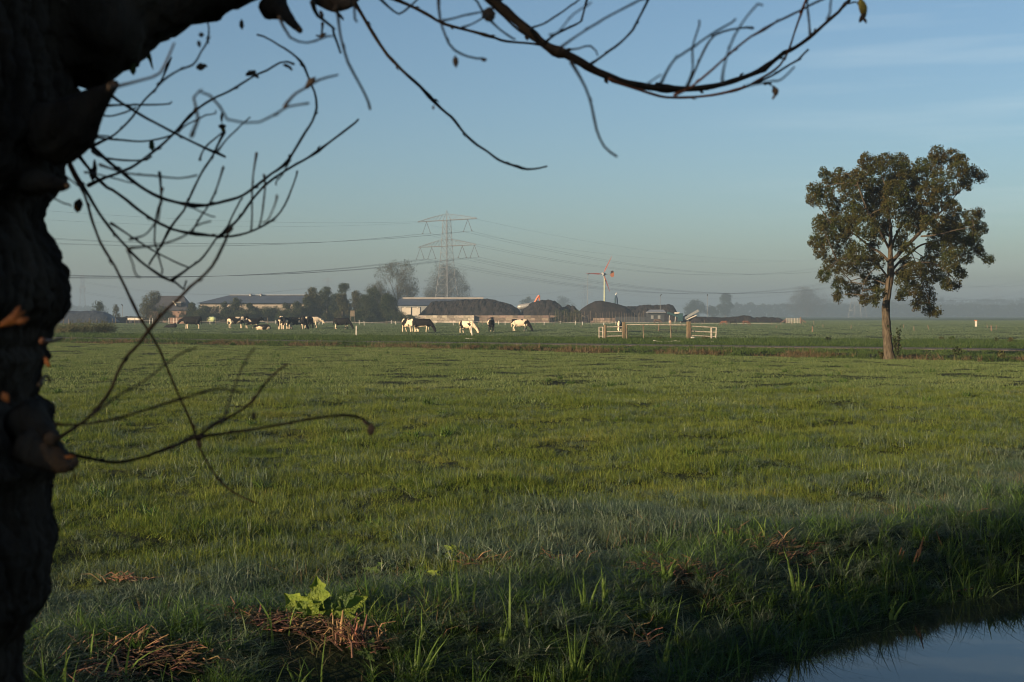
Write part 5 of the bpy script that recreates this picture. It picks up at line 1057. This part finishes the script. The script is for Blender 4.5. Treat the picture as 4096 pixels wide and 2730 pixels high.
TWIGS = [
 # the heavy drooping branch and its neighbour, upper right
 ([(1900,-60),(1980,0),(2048,70),(2135,144),(2222,196),(2318,244),(2410,292),(2505,327),(2614,348),(2745,355),(2854,344),(2963,314),(3072,266),(3140,221),(3235,146),(3310,78),(3378,20),(3398,2)],2.2,42,11,0),
 ([(2440,318),(2462,327),(2527,348),(2614,375),(2667,388),(2767,388),(2876,375),(2963,353),(3040,322),(3106,286),(3133,245),(3154,201),(3174,136),(3201,61),(3230,-10)],2.12,12,8,1),
 ([(1935,-10),(2004,52),(2060,110),(2110,150),(2180,195),(2260,238),(2360,290),(2460,332)],2.15,11,8,0),
 ([(3021,333),(3090,300),(3157,255),(3191,235),(3232,201)],2.1,9,9,0), ([(2990,344),(3058,337),(3106,326),(3140,306),(3177,269)],1.5,8,8,0), ([(3058,337),(3086,338),(3096,348)],2.05,7,5,0),
 ([(2120,118),(2135,113),(2179,100),(2231,65),(2292,17),(2320,-10)],2.0,9,7,0), ([(2180,172),(2257,118),(2309,91),(2327,70),(2349,-5)],2.1,10,8,0), ([(2200,140),(2231,126),(2292,52),(2366,9)],1.4,7,6,0),
 ([(2235,196),(2318,139),(2396,91),(2484,48),(2590,-5)],1.5,9,9,0), ([(2355,262),(2453,187),(2532,100),(2592,-5)],2.0,10,10,0), ([(2255,200),(2318,187),(2353,176),(2370,196),(2390,222)],1.7,8,7,0),
 ([(2285,250),(2344,357),(2370,436),(2388,523),(2418,588),(2466,626)],1.5,11,10,0), ([(2638,350),(2680,270),(2745,200),(2832,144),(2941,78)],1.5,10,9,0), ([(2745,350),(2767,279),(2767,187),(2797,83)],1.5,9,8,0),
 ([(2750,345),(2797,248),(2845,161),(2897,126),(3011,113)],1.7,10,8,0), ([(2700,380),(2767,350),(2876,261),(2963,187),(3072,105),(3140,65),(3208,31),(3300,-5)],1.8,10,9,1), ([(2890,338),(2932,209),(2985,100),(3050,22)],1.4,9,8,0),
 ([(3242,142),(3239,68),(3232,-10)],1.8,9,9,0), ([(3310,80),(3326,-10)],1.5,9,8,0), ([(2588,340),(2645,300)],1.4,8,6,0), ([(3378,20),(3420,14),(3440,20)],2.2,8,5,0),
 # long hanging twigs, top centre
 ([(1400,-10),(1420,13),(1481,109),(1538,196),(1603,279),(1677,348),(1765,436),(1821,483),(1878,549),(1956,614),(1995,645),(2048,666),(2113,677),(2187,666)],2.3,15,8,0),
 ([(1560,-12),(1656,30),(1764,87),(1852,113),(1939,139),(2004,157),(2080,163),(2135,167),(2183,182)],2.3,15,9,0), ([(1345,30),(1351,60),(1359,131),(1394,253),(1433,340),(1480,436)],1.5,11,11,0),
 ([(1076,70),(1076,120),(1081,174)],1.5,8,8,0), ([(1118,70),(1163,152),(1233,174),(1285,161),(1330,146)],1.5,10,8,0), ([(1250,10),(1255,40),(1266,65),(1294,87),(1325,113),(1329,139),(1345,175),(1362,212)],1.9,15,9,0),
 ([(1420,10),(1427,87)],1.5,11,9,0), ([(1515,-10),(1577,44),(1612,54),(1656,26),(1690,-8)],1.9,9,8,0), ([(1754,-10),(1764,78),(1799,174),(1821,200),(1873,226),(1934,235)],1.6,10,9,0), ([(1773,83),(1860,62),(1936,50)],1.6,8,8,0), ([(1847,112),(1900,90),(1950,60)],1.7,8,7,0), ([(1960,80),(2004,120),(2060,158)],1.7,9,8,0), ([(1890,-10),(1943,61)],1.8,9,9,0),
 ([(1290,95),(1283,135),(1268,142)],1.9,9,7,0), ([(1338,40),(1372,78)],1.9,14,10,0),
 # left tangle
 ([(1030,140),(1089,166),(1163,209),(1216,261),(1242,331),(1259,392),(1261,431),(1242,484),(1211,531),(1155,627),(1138,651),(1061,717),(969,784),(893,809),(816,824),(740,819),(638,789),(561,748),(485,692),(434,651),(378,600),(350,575)][::-1],2.0,15,8,0),
 ([(1433,479),(1346,545),(1207,645),(1097,717),(1020,794),(944,886),(878,947)][::-1],2.1,11,9,0),
 ([(290,590),(316,615),(357,661),(398,707),(459,763),(510,809),(587,865),(663,901),(740,932),(816,942),(893,949),(959,942),(1036,911),(1107,865),(1153,794),(1189,687)],2.0,15,7,0),
 ([(255,600),(306,692),(347,758),(398,845),(459,932),(510,988),(561,1044),(638,1100),(689,1120),(719,1146),(745,1125)],1.95,15,8,0),
 ([(689,1120),(755,1069),(816,1023),(867,957),(934,855),(969,794)],2.0,10,7,0),
 ([(278,660),(300,710),(337,779),(357,845),(388,927),(423,1008),(490,1120),(536,1212),(592,1330),(658,1458),(714,1586),(775,1729),(796,1790),(867,1912),(944,1979),(1030,2014)],1.9,12,7,1),
 ([(224,1759),(306,1708),(357,1672),(434,1586),(490,1479),(561,1377),(592,1330),(653,1253),(714,1202),(765,1151),(842,1069),(893,967),(925,915)],1.65,13,12,0),
 ([(230,1805),(286,1820),(357,1836),(474,1846),(587,1820),(689,1790),(791,1749),(867,1703),(995,1632),(1071,1524),(1148,1458)],1.75,14,8,0),
 ([(780,1752),(850,1742),(918,1734),(1071,1703),(1219,1677),(1375,1659),(1450,1672),(1480,1697)],1.75,12,8,0),
 ([(225,1697),(306,1700),(434,1683),(561,1642),(689,1601),(791,1570),(867,1550),(969,1570)],1.5,11,8,0), ([(370,1660),(459,1586),(536,1545),(638,1473),(714,1422),(786,1392)],1.4,9,7,0),
 ([(885,1695),(905,1600),(944,1489),(959,1453),(1020,1392)],1.4,8,7,0), ([(700,1785),(760,1745),(830,1700),(905,1655)],1.5,8,7,0),
 ([(430,365),(449,383),(545,444),(697,531),(828,597),(900,628)],1.95,12,9,0), ([(355,742),(423,712),(501,683),(610,601),(697,527),(775,440),(841,392),(915,362),(1024,296),(1067,279),(1124,248),(1155,244),(1174,257)],2.0,12,8,0),
 ([(380,580),(405,566),(457,536),(523,470),(566,409),(632,340),(671,261),(686,231)],2.0,10,7,0), ([(632,340),(697,296),(775,257),(790,240),(801,209),(828,161),(830,90)],1.8,9,7,0),
 ([(360,542),(392,549),(479,558),(566,566),(653,553),(690,540)],2.0,9,7,0), ([(370,605),(409,623),(514,634),(605,627)],1.95,9,8,0), ([(714,527),(790,485),(863,444)],1.8,8,6,0),
 ([(766,545),(793,479),(784,427),(775,392),(797,366),(841,383),(880,427),(910,479),(980,492),(1037,488),(1089,462),(1146,427),(1233,414)],1.3,11,9,0), ([(1140,428),(1198,375),(1268,322),(1351,300)],1.4,12,9,0), ([(1250,345),(1268,322),(1285,290)],1.4,14,9,0),
 ([(897,530),(854,619),(810,683),(765,768),(730,845),(684,916),(638,998),(597,1059)],2.0,9,9,0), ([(893,671),(857,779),(816,855),(776,932)],1.8,8,8,0), ([(638,692),(638,804),(633,906),(633,1018),(648,1095)],1.8,9,7,0), ([(650,755),(648,830),(640,900)],1.6,9,6,0),
 ([(1026,615),(1010,717),(1005,855),(1000,927)],1.8,8,7,0), ([(1056,702),(1046,830),(1036,906)],1.8,8,7,0), ([(445,895),(510,942),(587,993),(663,1034),(750,1069)],1.9,9,7,0), ([(400,660),(510,692),(638,702),(714,707),(786,702)],1.6,9,7,0),
 ([(520,958),(560,948),(587,932),(622,886)],1.6,8,7,0), ([(520,993),(590,990),(663,978),(755,942),(796,906),(842,886)],1.6,8,7,0), ([(530,990),(570,985),(600,945),(605,930)],1.5,7,6,0), ([(510,1000),(530,1060),(560,1110)],1.5,8,7,0),
 ([(262,1190),(320,1174),(367,1166),(439,1166),(458,1175),(462,1202)],1.5,12,9,0), ([(440,352),(462,348),(566,322),(632,296),(675,218),(697,174)],1.3,13,9,0), ([(425,400),(540,398),(638,397)],1.3,11,10,0), ([(410,425),(470,420),(560,418),(640,414),(686,409)],1.9,9,7,0), ([(400,455),(440,462),(500,450),(545,430)],1.9,8,7,0),
 ([(310,545),(380,548),(450,555)],1.8,8,7,0), ([(700,400),(760,480)],0,0,0,0) if False else ([(255,700),(300,735),(330,760)],1.7,8,6,0), ([(190,778),(240,805),(285,825)],1.7,8,6,0), ([(1160,640),(1130,700),(1105,740)],1.9,7,6,0), ([(1108,784),(1070,860),(1050,890)],1.6,7,6,0),
 ([(340,690),(400,700),(470,715),(540,735)],1.7,7,6,0), ([(740,822),(800,845),(860,868)],1.7,7,6,0), ([(560,2000),(500,2100)],0,0,0,0) if False else ([(160,1540),(180,1500),(195,1530)],1.6,16,8,0), ([(165,1590),(230,1568),(300,1530),(340,1500)],1.4,9,7,1), ([(290,1870),(300,1900),(312,1935)],1.6,9,6,0),
 ([(170,1365),(210,1362),(252,1356)],1.6,20,10,1), ([(800,640),(830,590),(893,530)],1.9,8,7,0), ([(870,605),(900,560),(940,520),(1000,470)],1.9,7,6,0),
]
for pl, d, r0, r1, rd in TWIGS: twig(pl, d, r0, r1, bool(rd))
# withered leaves and knots on the twigs; an orange cluster imitates sun on the trunk
def wleaf(x, y, w, h, ang, d, mt, seed=0, nm="leaf"):
    c = WP_(x, y, d); W_ = w/F*d/2; H_ = h/F*d/2; m = MB(); a = R(ang); n_ = 6; rg = random.Random(seed); cr = rg.uniform(.4, .9)
    for i in range(n_+1):
        t = i/n_*2-1; ww = W_*(1-abs(t)**2.2)*(.8+.4*rg.random())+W_*.04
        for s in (-1, 0, 1):
            u = s*ww; v = t*H_; q = Vector((u*math.cos(a)-v*math.sin(a), cr*(abs(s)*W_*.8+t*t*H_*.5), u*math.sin(a)+v*math.cos(a))); m.v.append(tuple(c+q))
    for i in range(n_):
        for s in range(2): k = i*3+s; m.f.append((k, k+1, k+4, k+3))
    m.build(nm, mt, willow, True)
LD_ = mat("withered_leaf", (.05, .035, .025), (.03, .022, .016), 20, .8, transl=.15); LYG = mat("yellowing_leaf", (.22, .19, .035), (.10, .06, .02), 25, .6, transl=.4); LGR = mat("green_willow_leaf", (.05, .075, .02), (.03, .045, .014), 20, .6, transl=.3); LOR = mat("rusty_leaf_and_sun_patch", (.42, .14, .03), (.26, .08, .02), 22, .6, transl=.35)
for i, a in enumerate([(3455, 30, 34, 90, 12, 2.2, LYG), (3450, 70, 20, 46, -30, 2.2, LD_), (3462, 82, 12, 26, 30, 2.2, LD_), (3102, 362, 26, 44, 20, 1.9, LD_), (3096, 388, 12, 26, -30, 1.9, LD_), (1822, 244, 20, 52, 4, 1.7, LD_), (1936, 238, 26, 16, 0, 1.7, LD_), (1956, 60, 56, 52, 20, 1.8, LD_), (1950, 50, 40, 62, -50, 1.8, LD_), (605, 582, 24, 46, 5, 2.0, LGR),
    (600, 238, 12, 84, 12, 2.0, LGR), (588, 222, 14, 40, 24, 2.0, LGR), (528, 262, 34, 74, 0, 1.9, LGR), (800, 266, 36, 32, 0, 1.9, LD_), (818, 262, 12, 26, 60, 1.9, LD_), (803, 138, 22, 20, 0, 1.8, LD_), (795, 175, 16, 30, 10, 1.8, LD_), (887, 505, 30, 22, 0, 2.0, LD_), (886, 470, 12, 44, 0, 2.0, LD_), (892, 520, 18, 18, 0, 2.0, LYG), (1000, 290, 44, 22, 20, 2.0, LD_), (1020, 300, 16, 40, 50, 2.0, LD_), (1145, 262, 34, 14, -20, 2.0, LD_), (1160, 272, 12, 26, 40, 2.0, LD_), (965, 96, 18, 44, 3, 2.0, LD_), (1240, 330, 26, 66, -40, 1.7, LD_), (1285, 55, 16, 34, 25, 1.9, LD_), (1290, 140, 14, 34, -60, 1.9, LD_),
    (310, 822, 40, 58, -12, 1.9, LD_), (306, 830, 22, 36, 20, 1.9, LOR), (370, 692, 30, 70, -10, 1.9, LD_), (378, 665, 18, 60, 5, 1.9, LD_), (1484, 1720, 28, 56, -8, 1.75, LD_), (1462, 1694, 10, 40, 50, 1.75, LD_), (1014, 1665, 14, 40, 8, 1.5, LD_), (792, 1752, 34, 30, 0, 1.75, LD_), (796, 1778, 20, 40, 10, 1.75, LD_), (48, 1275, 34, 110, -55, 1.36, LOR), (62, 1255, 26, 70, -20, 1.36, LOR), (85, 1284, 22, 60, -70, 1.36, LOR), (20, 1290, 22, 80, -60, 1.36, LOR), (275, 1830, 40, 20, 0, 1.6, LOR), (300, 1850, 26, 46, 10, 1.6, LD_), (20, 1590, 26, 50, 30, 1.36, LOR), (186, 1450, 20, 50, 25, 1.5, LOR), (830, 160, 10, 36, 10, 1.9, LD_), (690, 1792, 14, 14, 0, 1.75, LD_), (771, 536, 16, 22, 0, 1.3, LD_), (906, 1652, 22, 12, 30, 1.5, LD_), (1733, 430, 10, 20, 0, 1.8, LD_)]):  # clustered orange leaves at the trunk's left stand in for sunlit bark
    wleaf(*a, seed=i)

# ------------------------------------------------------------------ plants and litter on the near bank
YG = mat("mustard_leaf", (0.19, 0.25, 0.028), (0.10, 0.16, 0.018), 18, 0.5, 0.6, 60, transl=0.4, spec=.4)
DG = mat("dock_leaf", (0.07, 0.12, 0.022), (0.045, 0.085, 0.018), 18, 0.5, 0.6, 60, transl=0.35, spec=.4)
STR = mat("dead_reed_stem", (0.19, 0.11, 0.055), (0.06, 0.038, 0.024), 9, .7, island=.75, spec=.3); ROOTM = mat("root_clump", (0.12, 0.045, 0.022), (0.06, 0.025, 0.014), 12, .9, island=.4)
def big_leaf(m, base, tip, width, rg, lobes=True, wave=.12, petiole=.3):
    base, tip = Vector(base), Vector(tip); ax = tip-base; L_ = ax.length; t_ = ax.normalized(); side = t_.cross(Vector((0, -1, .25))).normalized(); side = side if side.length else Vector((1, 0, 0)); up = side.cross(t_)
    N, M_ = 12, 7; k0 = len(m.v)
    for i in range(N+1):
        u = i/N
        pr = math.sin(math.pi*min(1, max(0, (u-petiole*.6)/(1-petiole*.6)))**.8) if u > petiole*.6 else 0
        w = width*(.03+pr*(.5+.0)*(1+(.30*math.sin(u*26+rg.uniform(0, 1)) if lobes else .05*math.sin(u*40))))
        if lobes and petiole < u < petiole+.16: w *= .55
        c = base+ax*u+Vector((0, 0, -1))*(u**2.2)*L_*.22*rg.uniform(.9, 1.1)+up*0.02*math.sin(u*5)
        for j in range(M_):
            s = (j/(M_-1)-.5)*2; m.v.append(tuple(c+side*s*w+up*(wave*width*math.sin(u*15+s*4)*abs(s)+.18*width*s*s)))
    for i in range(N):
        for j in range(M_-1): a = k0+i*M_+j; m.f.append((a, a+1, a+M_+1, a+M_))
def leafy(nm, label, x, y, spec, mt, z0=0.0, cat="plant", group=None, seed=0):
    rg = np.random.default_rng(seed); g = hit(x, y); zz = g.z
    t = empty(nm, (g.x, g.y, zz), label, cat, group); s = g.y/F
    for (tx, ty, w, dy, mm) in spec:
        m = MB(); big_leaf(m, (rg.uniform(-.02, .02), rg.uniform(-.02, .02), .0), ((tx-x)*s, dy, (y-ty)*s*1.08), w*s*.74, rg); m.build("leaf", mm or mt, t, True)
    return t
leafy("mustard_plant", "big bright yellow-green leafy plant at the water's edge on the near bank", 1290, 2500, [(1262, 2275, 100, .02, None), (1128, 2350, 110, .06, None), (1190, 2375, 120, -.05, None), (1465, 2362, 96, .08, None), (1350, 2400, 60, .1, None), (1110, 2440, 70, -.1, None), (1230, 2430, 80, -.12, None), (1330, 2415, 62, -.05, None), (1485, 2462, 70, -.08, None), (1410, 2500, 70, -.1, DG), (1100, 2500, 50, -.14, DG), (1180, 2485, 80, -.16, None), (1400, 2440, 60, .0, DG), (1270, 2470, 70, -.16, None), (1200, 2360, 50, .12, DG), (1380, 2530, 56, -.14, DG), (1150, 2410, 90, -.08, DG), (1310, 2380, 70, .03, DG), (1440, 2430, 80, -.06, None), (1240, 2400, 90, -.1, None), (1160, 2450, 80, -.12, None), (1350, 2470, 80, -.13, None), (1090, 2400, 60, .05, DG), (1425, 2330, 60, .06, DG)], YG, seed=1)
leafy("mustard_plant", "small green crinkled plant below the big bright one", 1480, 2620, [(1490, 2545, 44, 0, None), (1440, 2575, 44, .02, None), (1515, 2600, 56, -.05, None), (1470, 2625, 50, -.08, None), (1430, 2600, 40, -.05, None), (1500, 2640, 46, -.1, None)], DG, seed=2)
leafy("dock_plant", "low dark dock rosette left of the two leafy rosettes on the bank top", 1545, 2290, [(1505, 2240, 34, .05, None), (1470, 2270, 36, .0, None), (1590, 2255, 34, .05, None), (1620, 2280, 30, 0, YG), (1540, 2262, 30, .1, None), (1500, 2300, 34, -.06, None), (1600, 2300, 30, -.05, None), (1395, 2268, 30, .1, None), (1420, 2290, 26, 0, None)], DG, seed=3)
leafy("dock_plant", "spreading leafy rosette under the yellowish weeds on the bank top", 1770, 2320, [(1700, 2275, 34, .05, YG), (1740, 2280, 36, .1, None), (1790, 2280, 34, .1, YG), (1830, 2290, 36, .0, None), (1860, 2310, 34, -.02, None), (1700, 2310, 34, -.05, None), (1760, 2330, 36, -.1, None), (1810, 2330, 30, -.08, YG)], DG, seed=4)
leafy("weed_patch", "patch of yellow-green weeds in the meadow edge above the rosettes", 1830, 2235, [(1760, 2170, 26, .1, None), (1800, 2165, 24, .1, None), (1850, 2170, 26, .12, None), (1900, 2185, 26, .05, None), (1930, 2205, 24, 0, None), (1780, 2205, 28, -.02, None), (1830, 2200, 26, 0, None), (1880, 2220, 26, -.02, None), (1740, 2215, 22, 0, DG), (1950, 2230, 22, -.04, DG)], YG, seed=5)
leafy("dock_plant", "small dark leafy plant on the bank at the left, beside the trunk", 250, 2600, [(190, 2560, 34, 0, None), (230, 2550, 34, 0, None), (280, 2560, 34, 0, None), (310, 2580, 30, 0, YG), (170, 2600, 30, -.05, None), (220, 2600, 30, -.05, None)], DG, seed=6)
leafy("dock_plant", "small weed with dark leaves out in the middle of the meadow", 2220, 1650, [(2190, 1638, 10, .1, None), (2215, 1630, 11, .1, None), (2245, 1636, 11, .1, None), (2265, 1645, 10, 0, None), (2200, 1650, 10, -.1, None)], DG, seed=7)
leafy("dock_plant", "glossy leafy plant on the steep bank at the right near the water", 3680, 2150, [(3600, 2115, 36, .1, None), (3650, 2100, 36, .1, None), (3700, 2110, 38, .1, None), (3740, 2130, 34, 0, None), (3620, 2140, 34, 0, None), (3590, 2125, 30, 0, None), (3670, 2150, 34, -.08, None)], DG, seed=8)
def litter(nm, label, x, y, wpx, hpx, n, seed, mt=STR, L_=(.04, .17), r=.0032, stand=.28, cat="litter", group="dead reed litter on the bank"):
    rg = np.random.default_rng(seed); g = hit(x, y); zz = g.z
    s = g.y/F; m = MB()
    for i in range(int(n*1.5)):
        px_ = rg.normal(0, wpx*.32)*s; py_ = rg.normal(0, wpx*.17)*s; a = rg.normal(0, .7)+(math.pi if rg.uniform() < .5 else 0); L = rg.uniform(*L_); el = abs(rg.normal(0, stand)); z_ = float(gh(g.x+px_, g.y+py_))-zz+rg.uniform(.02, .02+hpx*s*.22)
        p = Vector((px_, py_, z_)); q = p+Vector((math.cos(a)*math.cos(el)*L, math.sin(a)*L*.6, math.sin(el)*L)); m.tube([p, p.lerp(q, .5)+Vector((rg.normal(0, .012), rg.normal(0, .012), abs(rg.normal(0, .016)))), q], [r*rg.uniform(.5, 1.4), r, r*.4], 4, squash=1.8)
    o = m.build(nm, mt, loc=(g.x, g.y, zz)); tag(o, None, None, None, 'stuff'); return o
litter("dead_reed_litter", "", 1240, 2530, 360, 60, 130, 1); litter("dead_reed_litter", "", 1000, 2500, 240, 40, 90, 2); litter("dead_reed_litter", "", 560, 2640, 400, 60, 170, 3); litter("dead_reed_litter", "", 1420, 2600, 200, 60, 60, 4, stand=.9); litter("dead_reed_litter", "", 1925, 2265, 150, 26, 40, 5); litter("dead_reed_litter", "", 2240, 2270, 120, 30, 26, 6, stand=.5); litter("dead_reed_litter", "", 2700, 2300, 300, 40, 130, 7); litter("dead_reed_litter", "", 3120, 2215, 260, 34, 90, 8); litter("dead_reed_litter", "", 2960, 2160, 120, 20, 30, 9); litter("dead_reed_litter", "", 520, 2340, 150, 40, 20, 10); litter("dead_reed_litter", "", 3880, 2075, 130, 20, 24, 11); litter("dead_reed_litter", "", 2560, 2560, 160, 60, 12, 12, stand=.8); litter("dead_reed_litter", "", 400, 2720, 300, 40, 60, 13)
def clump(nm, label, x, y, wpx, hpx, n, seed, mt):
    rg = np.random.default_rng(seed); g = hit(x, y); zz = g.z
    s = g.y/F; m = MB()
    for i in range(n):
        a = rg.uniform(0, 6.28); ww = wpx*s/2; p = Vector((rg.normal(0, .3)*ww, rg.normal(0, .3)*ww, -.01)); q = p+Vector((math.cos(a)*ww*rg.uniform(.2, .7), math.sin(a)*ww*.4, hpx*s*rg.uniform(.5, 1.05)*(1-.3*abs(p.x)/ww))); m.tube([p, p.lerp(q, .6)+Vector((0, 0, hpx*s*.15)), q], [.004, .003, .001], 3)
    o = m.build(nm, mt, loc=(g.x, g.y, zz)); tag(o, label, "root clump"); return o
clump("root_clump", "rust-brown clump of roots standing on the bank top in the middle", 2605, 2250, 110, 46, 260, 1, ROOTM); clump("root_clump", "small dark red-brown root clump right of the rusty one", 2860, 2290, 70, 30, 120, 2, ROOTM)
def stems(nm, label, x, y, specs, mt, cat="reed stubs"):
    g = hit(x, y); zz = g.z
    s = g.y/F; t = empty(nm, (g.x, g.y, zz), label, cat)
    for x0_, y0_, x1_, y1_, w in specs: m = MB(); m.tube([((x0_-x)*s, 0, (y-y0_)*s), ((x0_*.45+x1_*.55-x)*s, -.01, (y-(y0_*.5+y1_*.5))*s), ((x1_-x)*s, -.03, (y-y1_)*s)], [w*s*.5, w*s*.5, w*s*.18], 5, squash=.5); m.build("stem", mt, t)
ORS = mat("orange_reed_stem", (.20, .10, .045), (.09, .05, .028), 14, .6, transl=.2)
stems("reed_stubs", "pair of orange cut reed stems on the right bank, nearer the middle", 3590, 2260, [(3585, 2265, 3602, 2190, 9), (3600, 2255, 3612, 2205, 8)], ORS)
stems("reed_stubs", "thick leaning orange reed stem further right on the bank", 3660, 2280, [(3640, 2300, 3668, 2200, 11), (3672, 2230, 3690, 2150, 9), (3668, 2250, 3684, 2190, 9)], ORS)
stems("reed_stubs", "thin brown reed stem lying on the dark right bank", 3760, 2200, [(3778, 2208, 3740, 2125, 8)], ORS)
stems("floating_reed", "pale dead reed leaf lying across the water at the right", 3830, 2372, [(3780, 2374, 3885, 2352, 9)], STR, "floating leaf")
# tall single reed blades rising from the bank
def reedclump(label, x, y, tips, seed, wid=14, mt=REED):
    g = hit(x, y); zz = g.z
    s = g.y/F; t = empty("reed_plant", (g.x, g.y, zz), label, "reed", "tall reed blades on the bank"); rg = np.random.default_rng(seed)
    for tx, ty in tips:
        m = MB(); bx = x+(tx-x)*.25; h_ = y-ty; w_ = wid*s*rg.uniform(.35, .6); N = 8
        for i in range(N+1):
            u = i/N; c = Vector(((bx+(tx-bx)*u**1.6-x)*s, rg.uniform(-.004, .004)+.05*u*u*rg.uniform(-1, 1), h_*s*u)); ww = w_*(1-u**3)*(.6+.4*math.sin(math.pi*min(1, u+.3)))+.0006; m.v += [tuple(c+Vector((-ww, .002, 0))), tuple(c+Vector((0, -.002, 0))), tuple(c+Vector((ww, .002, 0)))]
        for i in range(N): k = i*3; m.f += [(k, k+1, k+4, k+3), (k+1, k+2, k+5, k+4)]
        m.build("blade", mt, t)
reedclump("tall reed blades left of centre at the bottom edge", 1660, 2740, [(1640, 2620), (1665, 2540), (1690, 2500), (1770, 2530), (1740, 2660), (1720, 2620), (1800, 2540), (1810, 2690)], 1, 16)
reedclump("single upright reed blade above the bottom left-centre reeds", 1692, 2590, [(1684, 2428), (1690, 2500)], 2, 12)
reedclump("thin reed blades at the bottom edge under the brown litter", 1190, 2750, [(1220, 2640), (1130, 2645), (1260, 2680)], 3, 12)
reedclump("short reed blades lit at the tip, bottom centre-left", 2010, 2600, [(2002, 2510), (2032, 2490), (2040, 2520)], 4, 14)
reedclump("reed blades in a loose row near the bottom centre", 2300, 2740, [(2285, 2560), (2300, 2480), (2260, 2475), (2380, 2450), (2340, 2570), (2410, 2600), (2360, 2720)], 5, 15)
reedclump("upright reed blades at centre, below the small reddish clump of roots", 2340, 2450, [(2332, 2280), (2310, 2340), (2352, 2400), (2420, 2290)], 6, 15)
reedclump("reed blades right of centre leaning left", 2420, 2450, [(2405, 2260), (2430, 2350), (2412, 2300)], 7, 14)
reedclump("pair of bright reed blades beside the rust-brown root clump", 2660, 2345, [(2640, 2215), (2655, 2260), (2700, 2240), (2712, 2250)], 8, 16)
reedclump("thin reed blades on the dark bank right of the root clump", 2580, 2480, [(2555, 2360), (2572, 2400), (2710, 2420), (2620, 2400)], 9, 13)
reedclump("reed blades at the water's edge right of centre", 2650, 2680, [(2620, 2600), (2665, 2590), (2700, 2560), (2690, 2510)], 10, 14)
reedclump("tall leaf blades in the middle of the right bank", 3200, 2440, [(3235, 2270), (3180, 2290), (3130, 2180), (3275, 2290), (3210, 2330), (3190, 2250)], 11, 14)
reedclump("reed blades left of the water's corner", 3010, 2600, [(3005, 2380), (3060, 2470), (3000, 2500), (3130, 2440)], 12, 12)
reedclump("slim bright reed blades on the bank right of the orange stems", 3790, 2260, [(3800, 2160), (3845, 2175), (3815, 2200), (3740, 2240)], 13, 12)
reedclump("tall reed blades near the right edge of the photo", 3960, 2150, [(3950, 2060), (3962, 2030), (4010, 2090), (4060, 2100), (3985, 2050), (4080, 2040)], 14, 15)
reedclump("short blades on the meadow edge where the bank steepens", 3610, 2120, [(3610, 2030), (3625, 2050), (3640, 2100)], 15, 10)
reedclump("low lit reed blades left of the orange stems", 3450, 2260, [(3425, 2210), (3460, 2200), (3500, 2240), (3530, 2200)], 16, 12)
reedclump("hanging reed blades at the waterline in the right corner", 3560, 2480, [(3570, 2410), (3590, 2395), (3640, 2400)], 17, 12)

# ------------------------------------------------------------------ the next willows of the row, behind and left of the camera
def shade_tree(label, x, y, H, W, zb, n, seed, per=26):
    rg = np.random.default_rng(seed); t = empty("willow_tree", (x, y, float(gh(x, y))), label, "tree", "willows behind the camera"); m = MB()
    m.tube([(0, 0, -.4), (.1, 0, H*.25), (0, .1, H*.42)], [.36, .3, .34], 14)
    for i in range(12): a = i*.55; m.tube([(0, .05, H*.4), (math.cos(a)*W*.4, math.sin(a)*W*.4, H*.6), (math.cos(a)*W*.8, math.sin(a)*W*.8, H*.85)], [.09, .05, .02], 5)
    m.build("trunk", WB, t, True)
    d = rg.normal(0, 1, (n, 3)); d /= np.linalg.norm(d, axis=1)[:, None]; rr = rg.uniform(0, 1, n)**.4; c = d*rr[:, None]*np.array([W, W, (H-zb)/2]); c[:, 2] += (H+zb)/2
    link("crown", leaf_cloud(np.concatenate([c, rg.uniform(.18, .36, n)[:, None]], 1), per, .12, seed, aspect=.35), L_GREY, t)
shade_tree("willow standing behind the camera on the near side of the ditch", -9.0, -5.0, 6.6, 2.4, .9, 520, 3)
shade_tree("second willow behind the camera", -7.2, -6.4, 6.0, 2.0, 1.2, 380, 4)
shade_tree("willow on the far bank of the ditch, left behind the camera", -10.0, -2.2, 6.6, 1.6, .4, 190, 5)
# ------------------------------------------------------------------ haze: one box of thin, even mist
hz = MB(); hz.box(-3600, 3600, -250, 6500, -1.8, 56.0)
mh = bpy.data.materials.new("haze_air"); mh.use_nodes = True; nt = mh.node_tree
nt.nodes.remove(nt.nodes["Principled BSDF"]); pv = nt.nodes.new("ShaderNodeVolumePrincipled")
pv.inputs['Color'].default_value = (0.24, 0.335, 0.45, 1); pv.inputs['Density'].default_value = 0.0008; pv.inputs['Anisotropy'].default_value = 0.0
nt.links.new(pv.outputs[0], nt.nodes["Material Output"].inputs['Volume'])
hb = hz.build("haze", mh); tag(hb, kind='stuff')
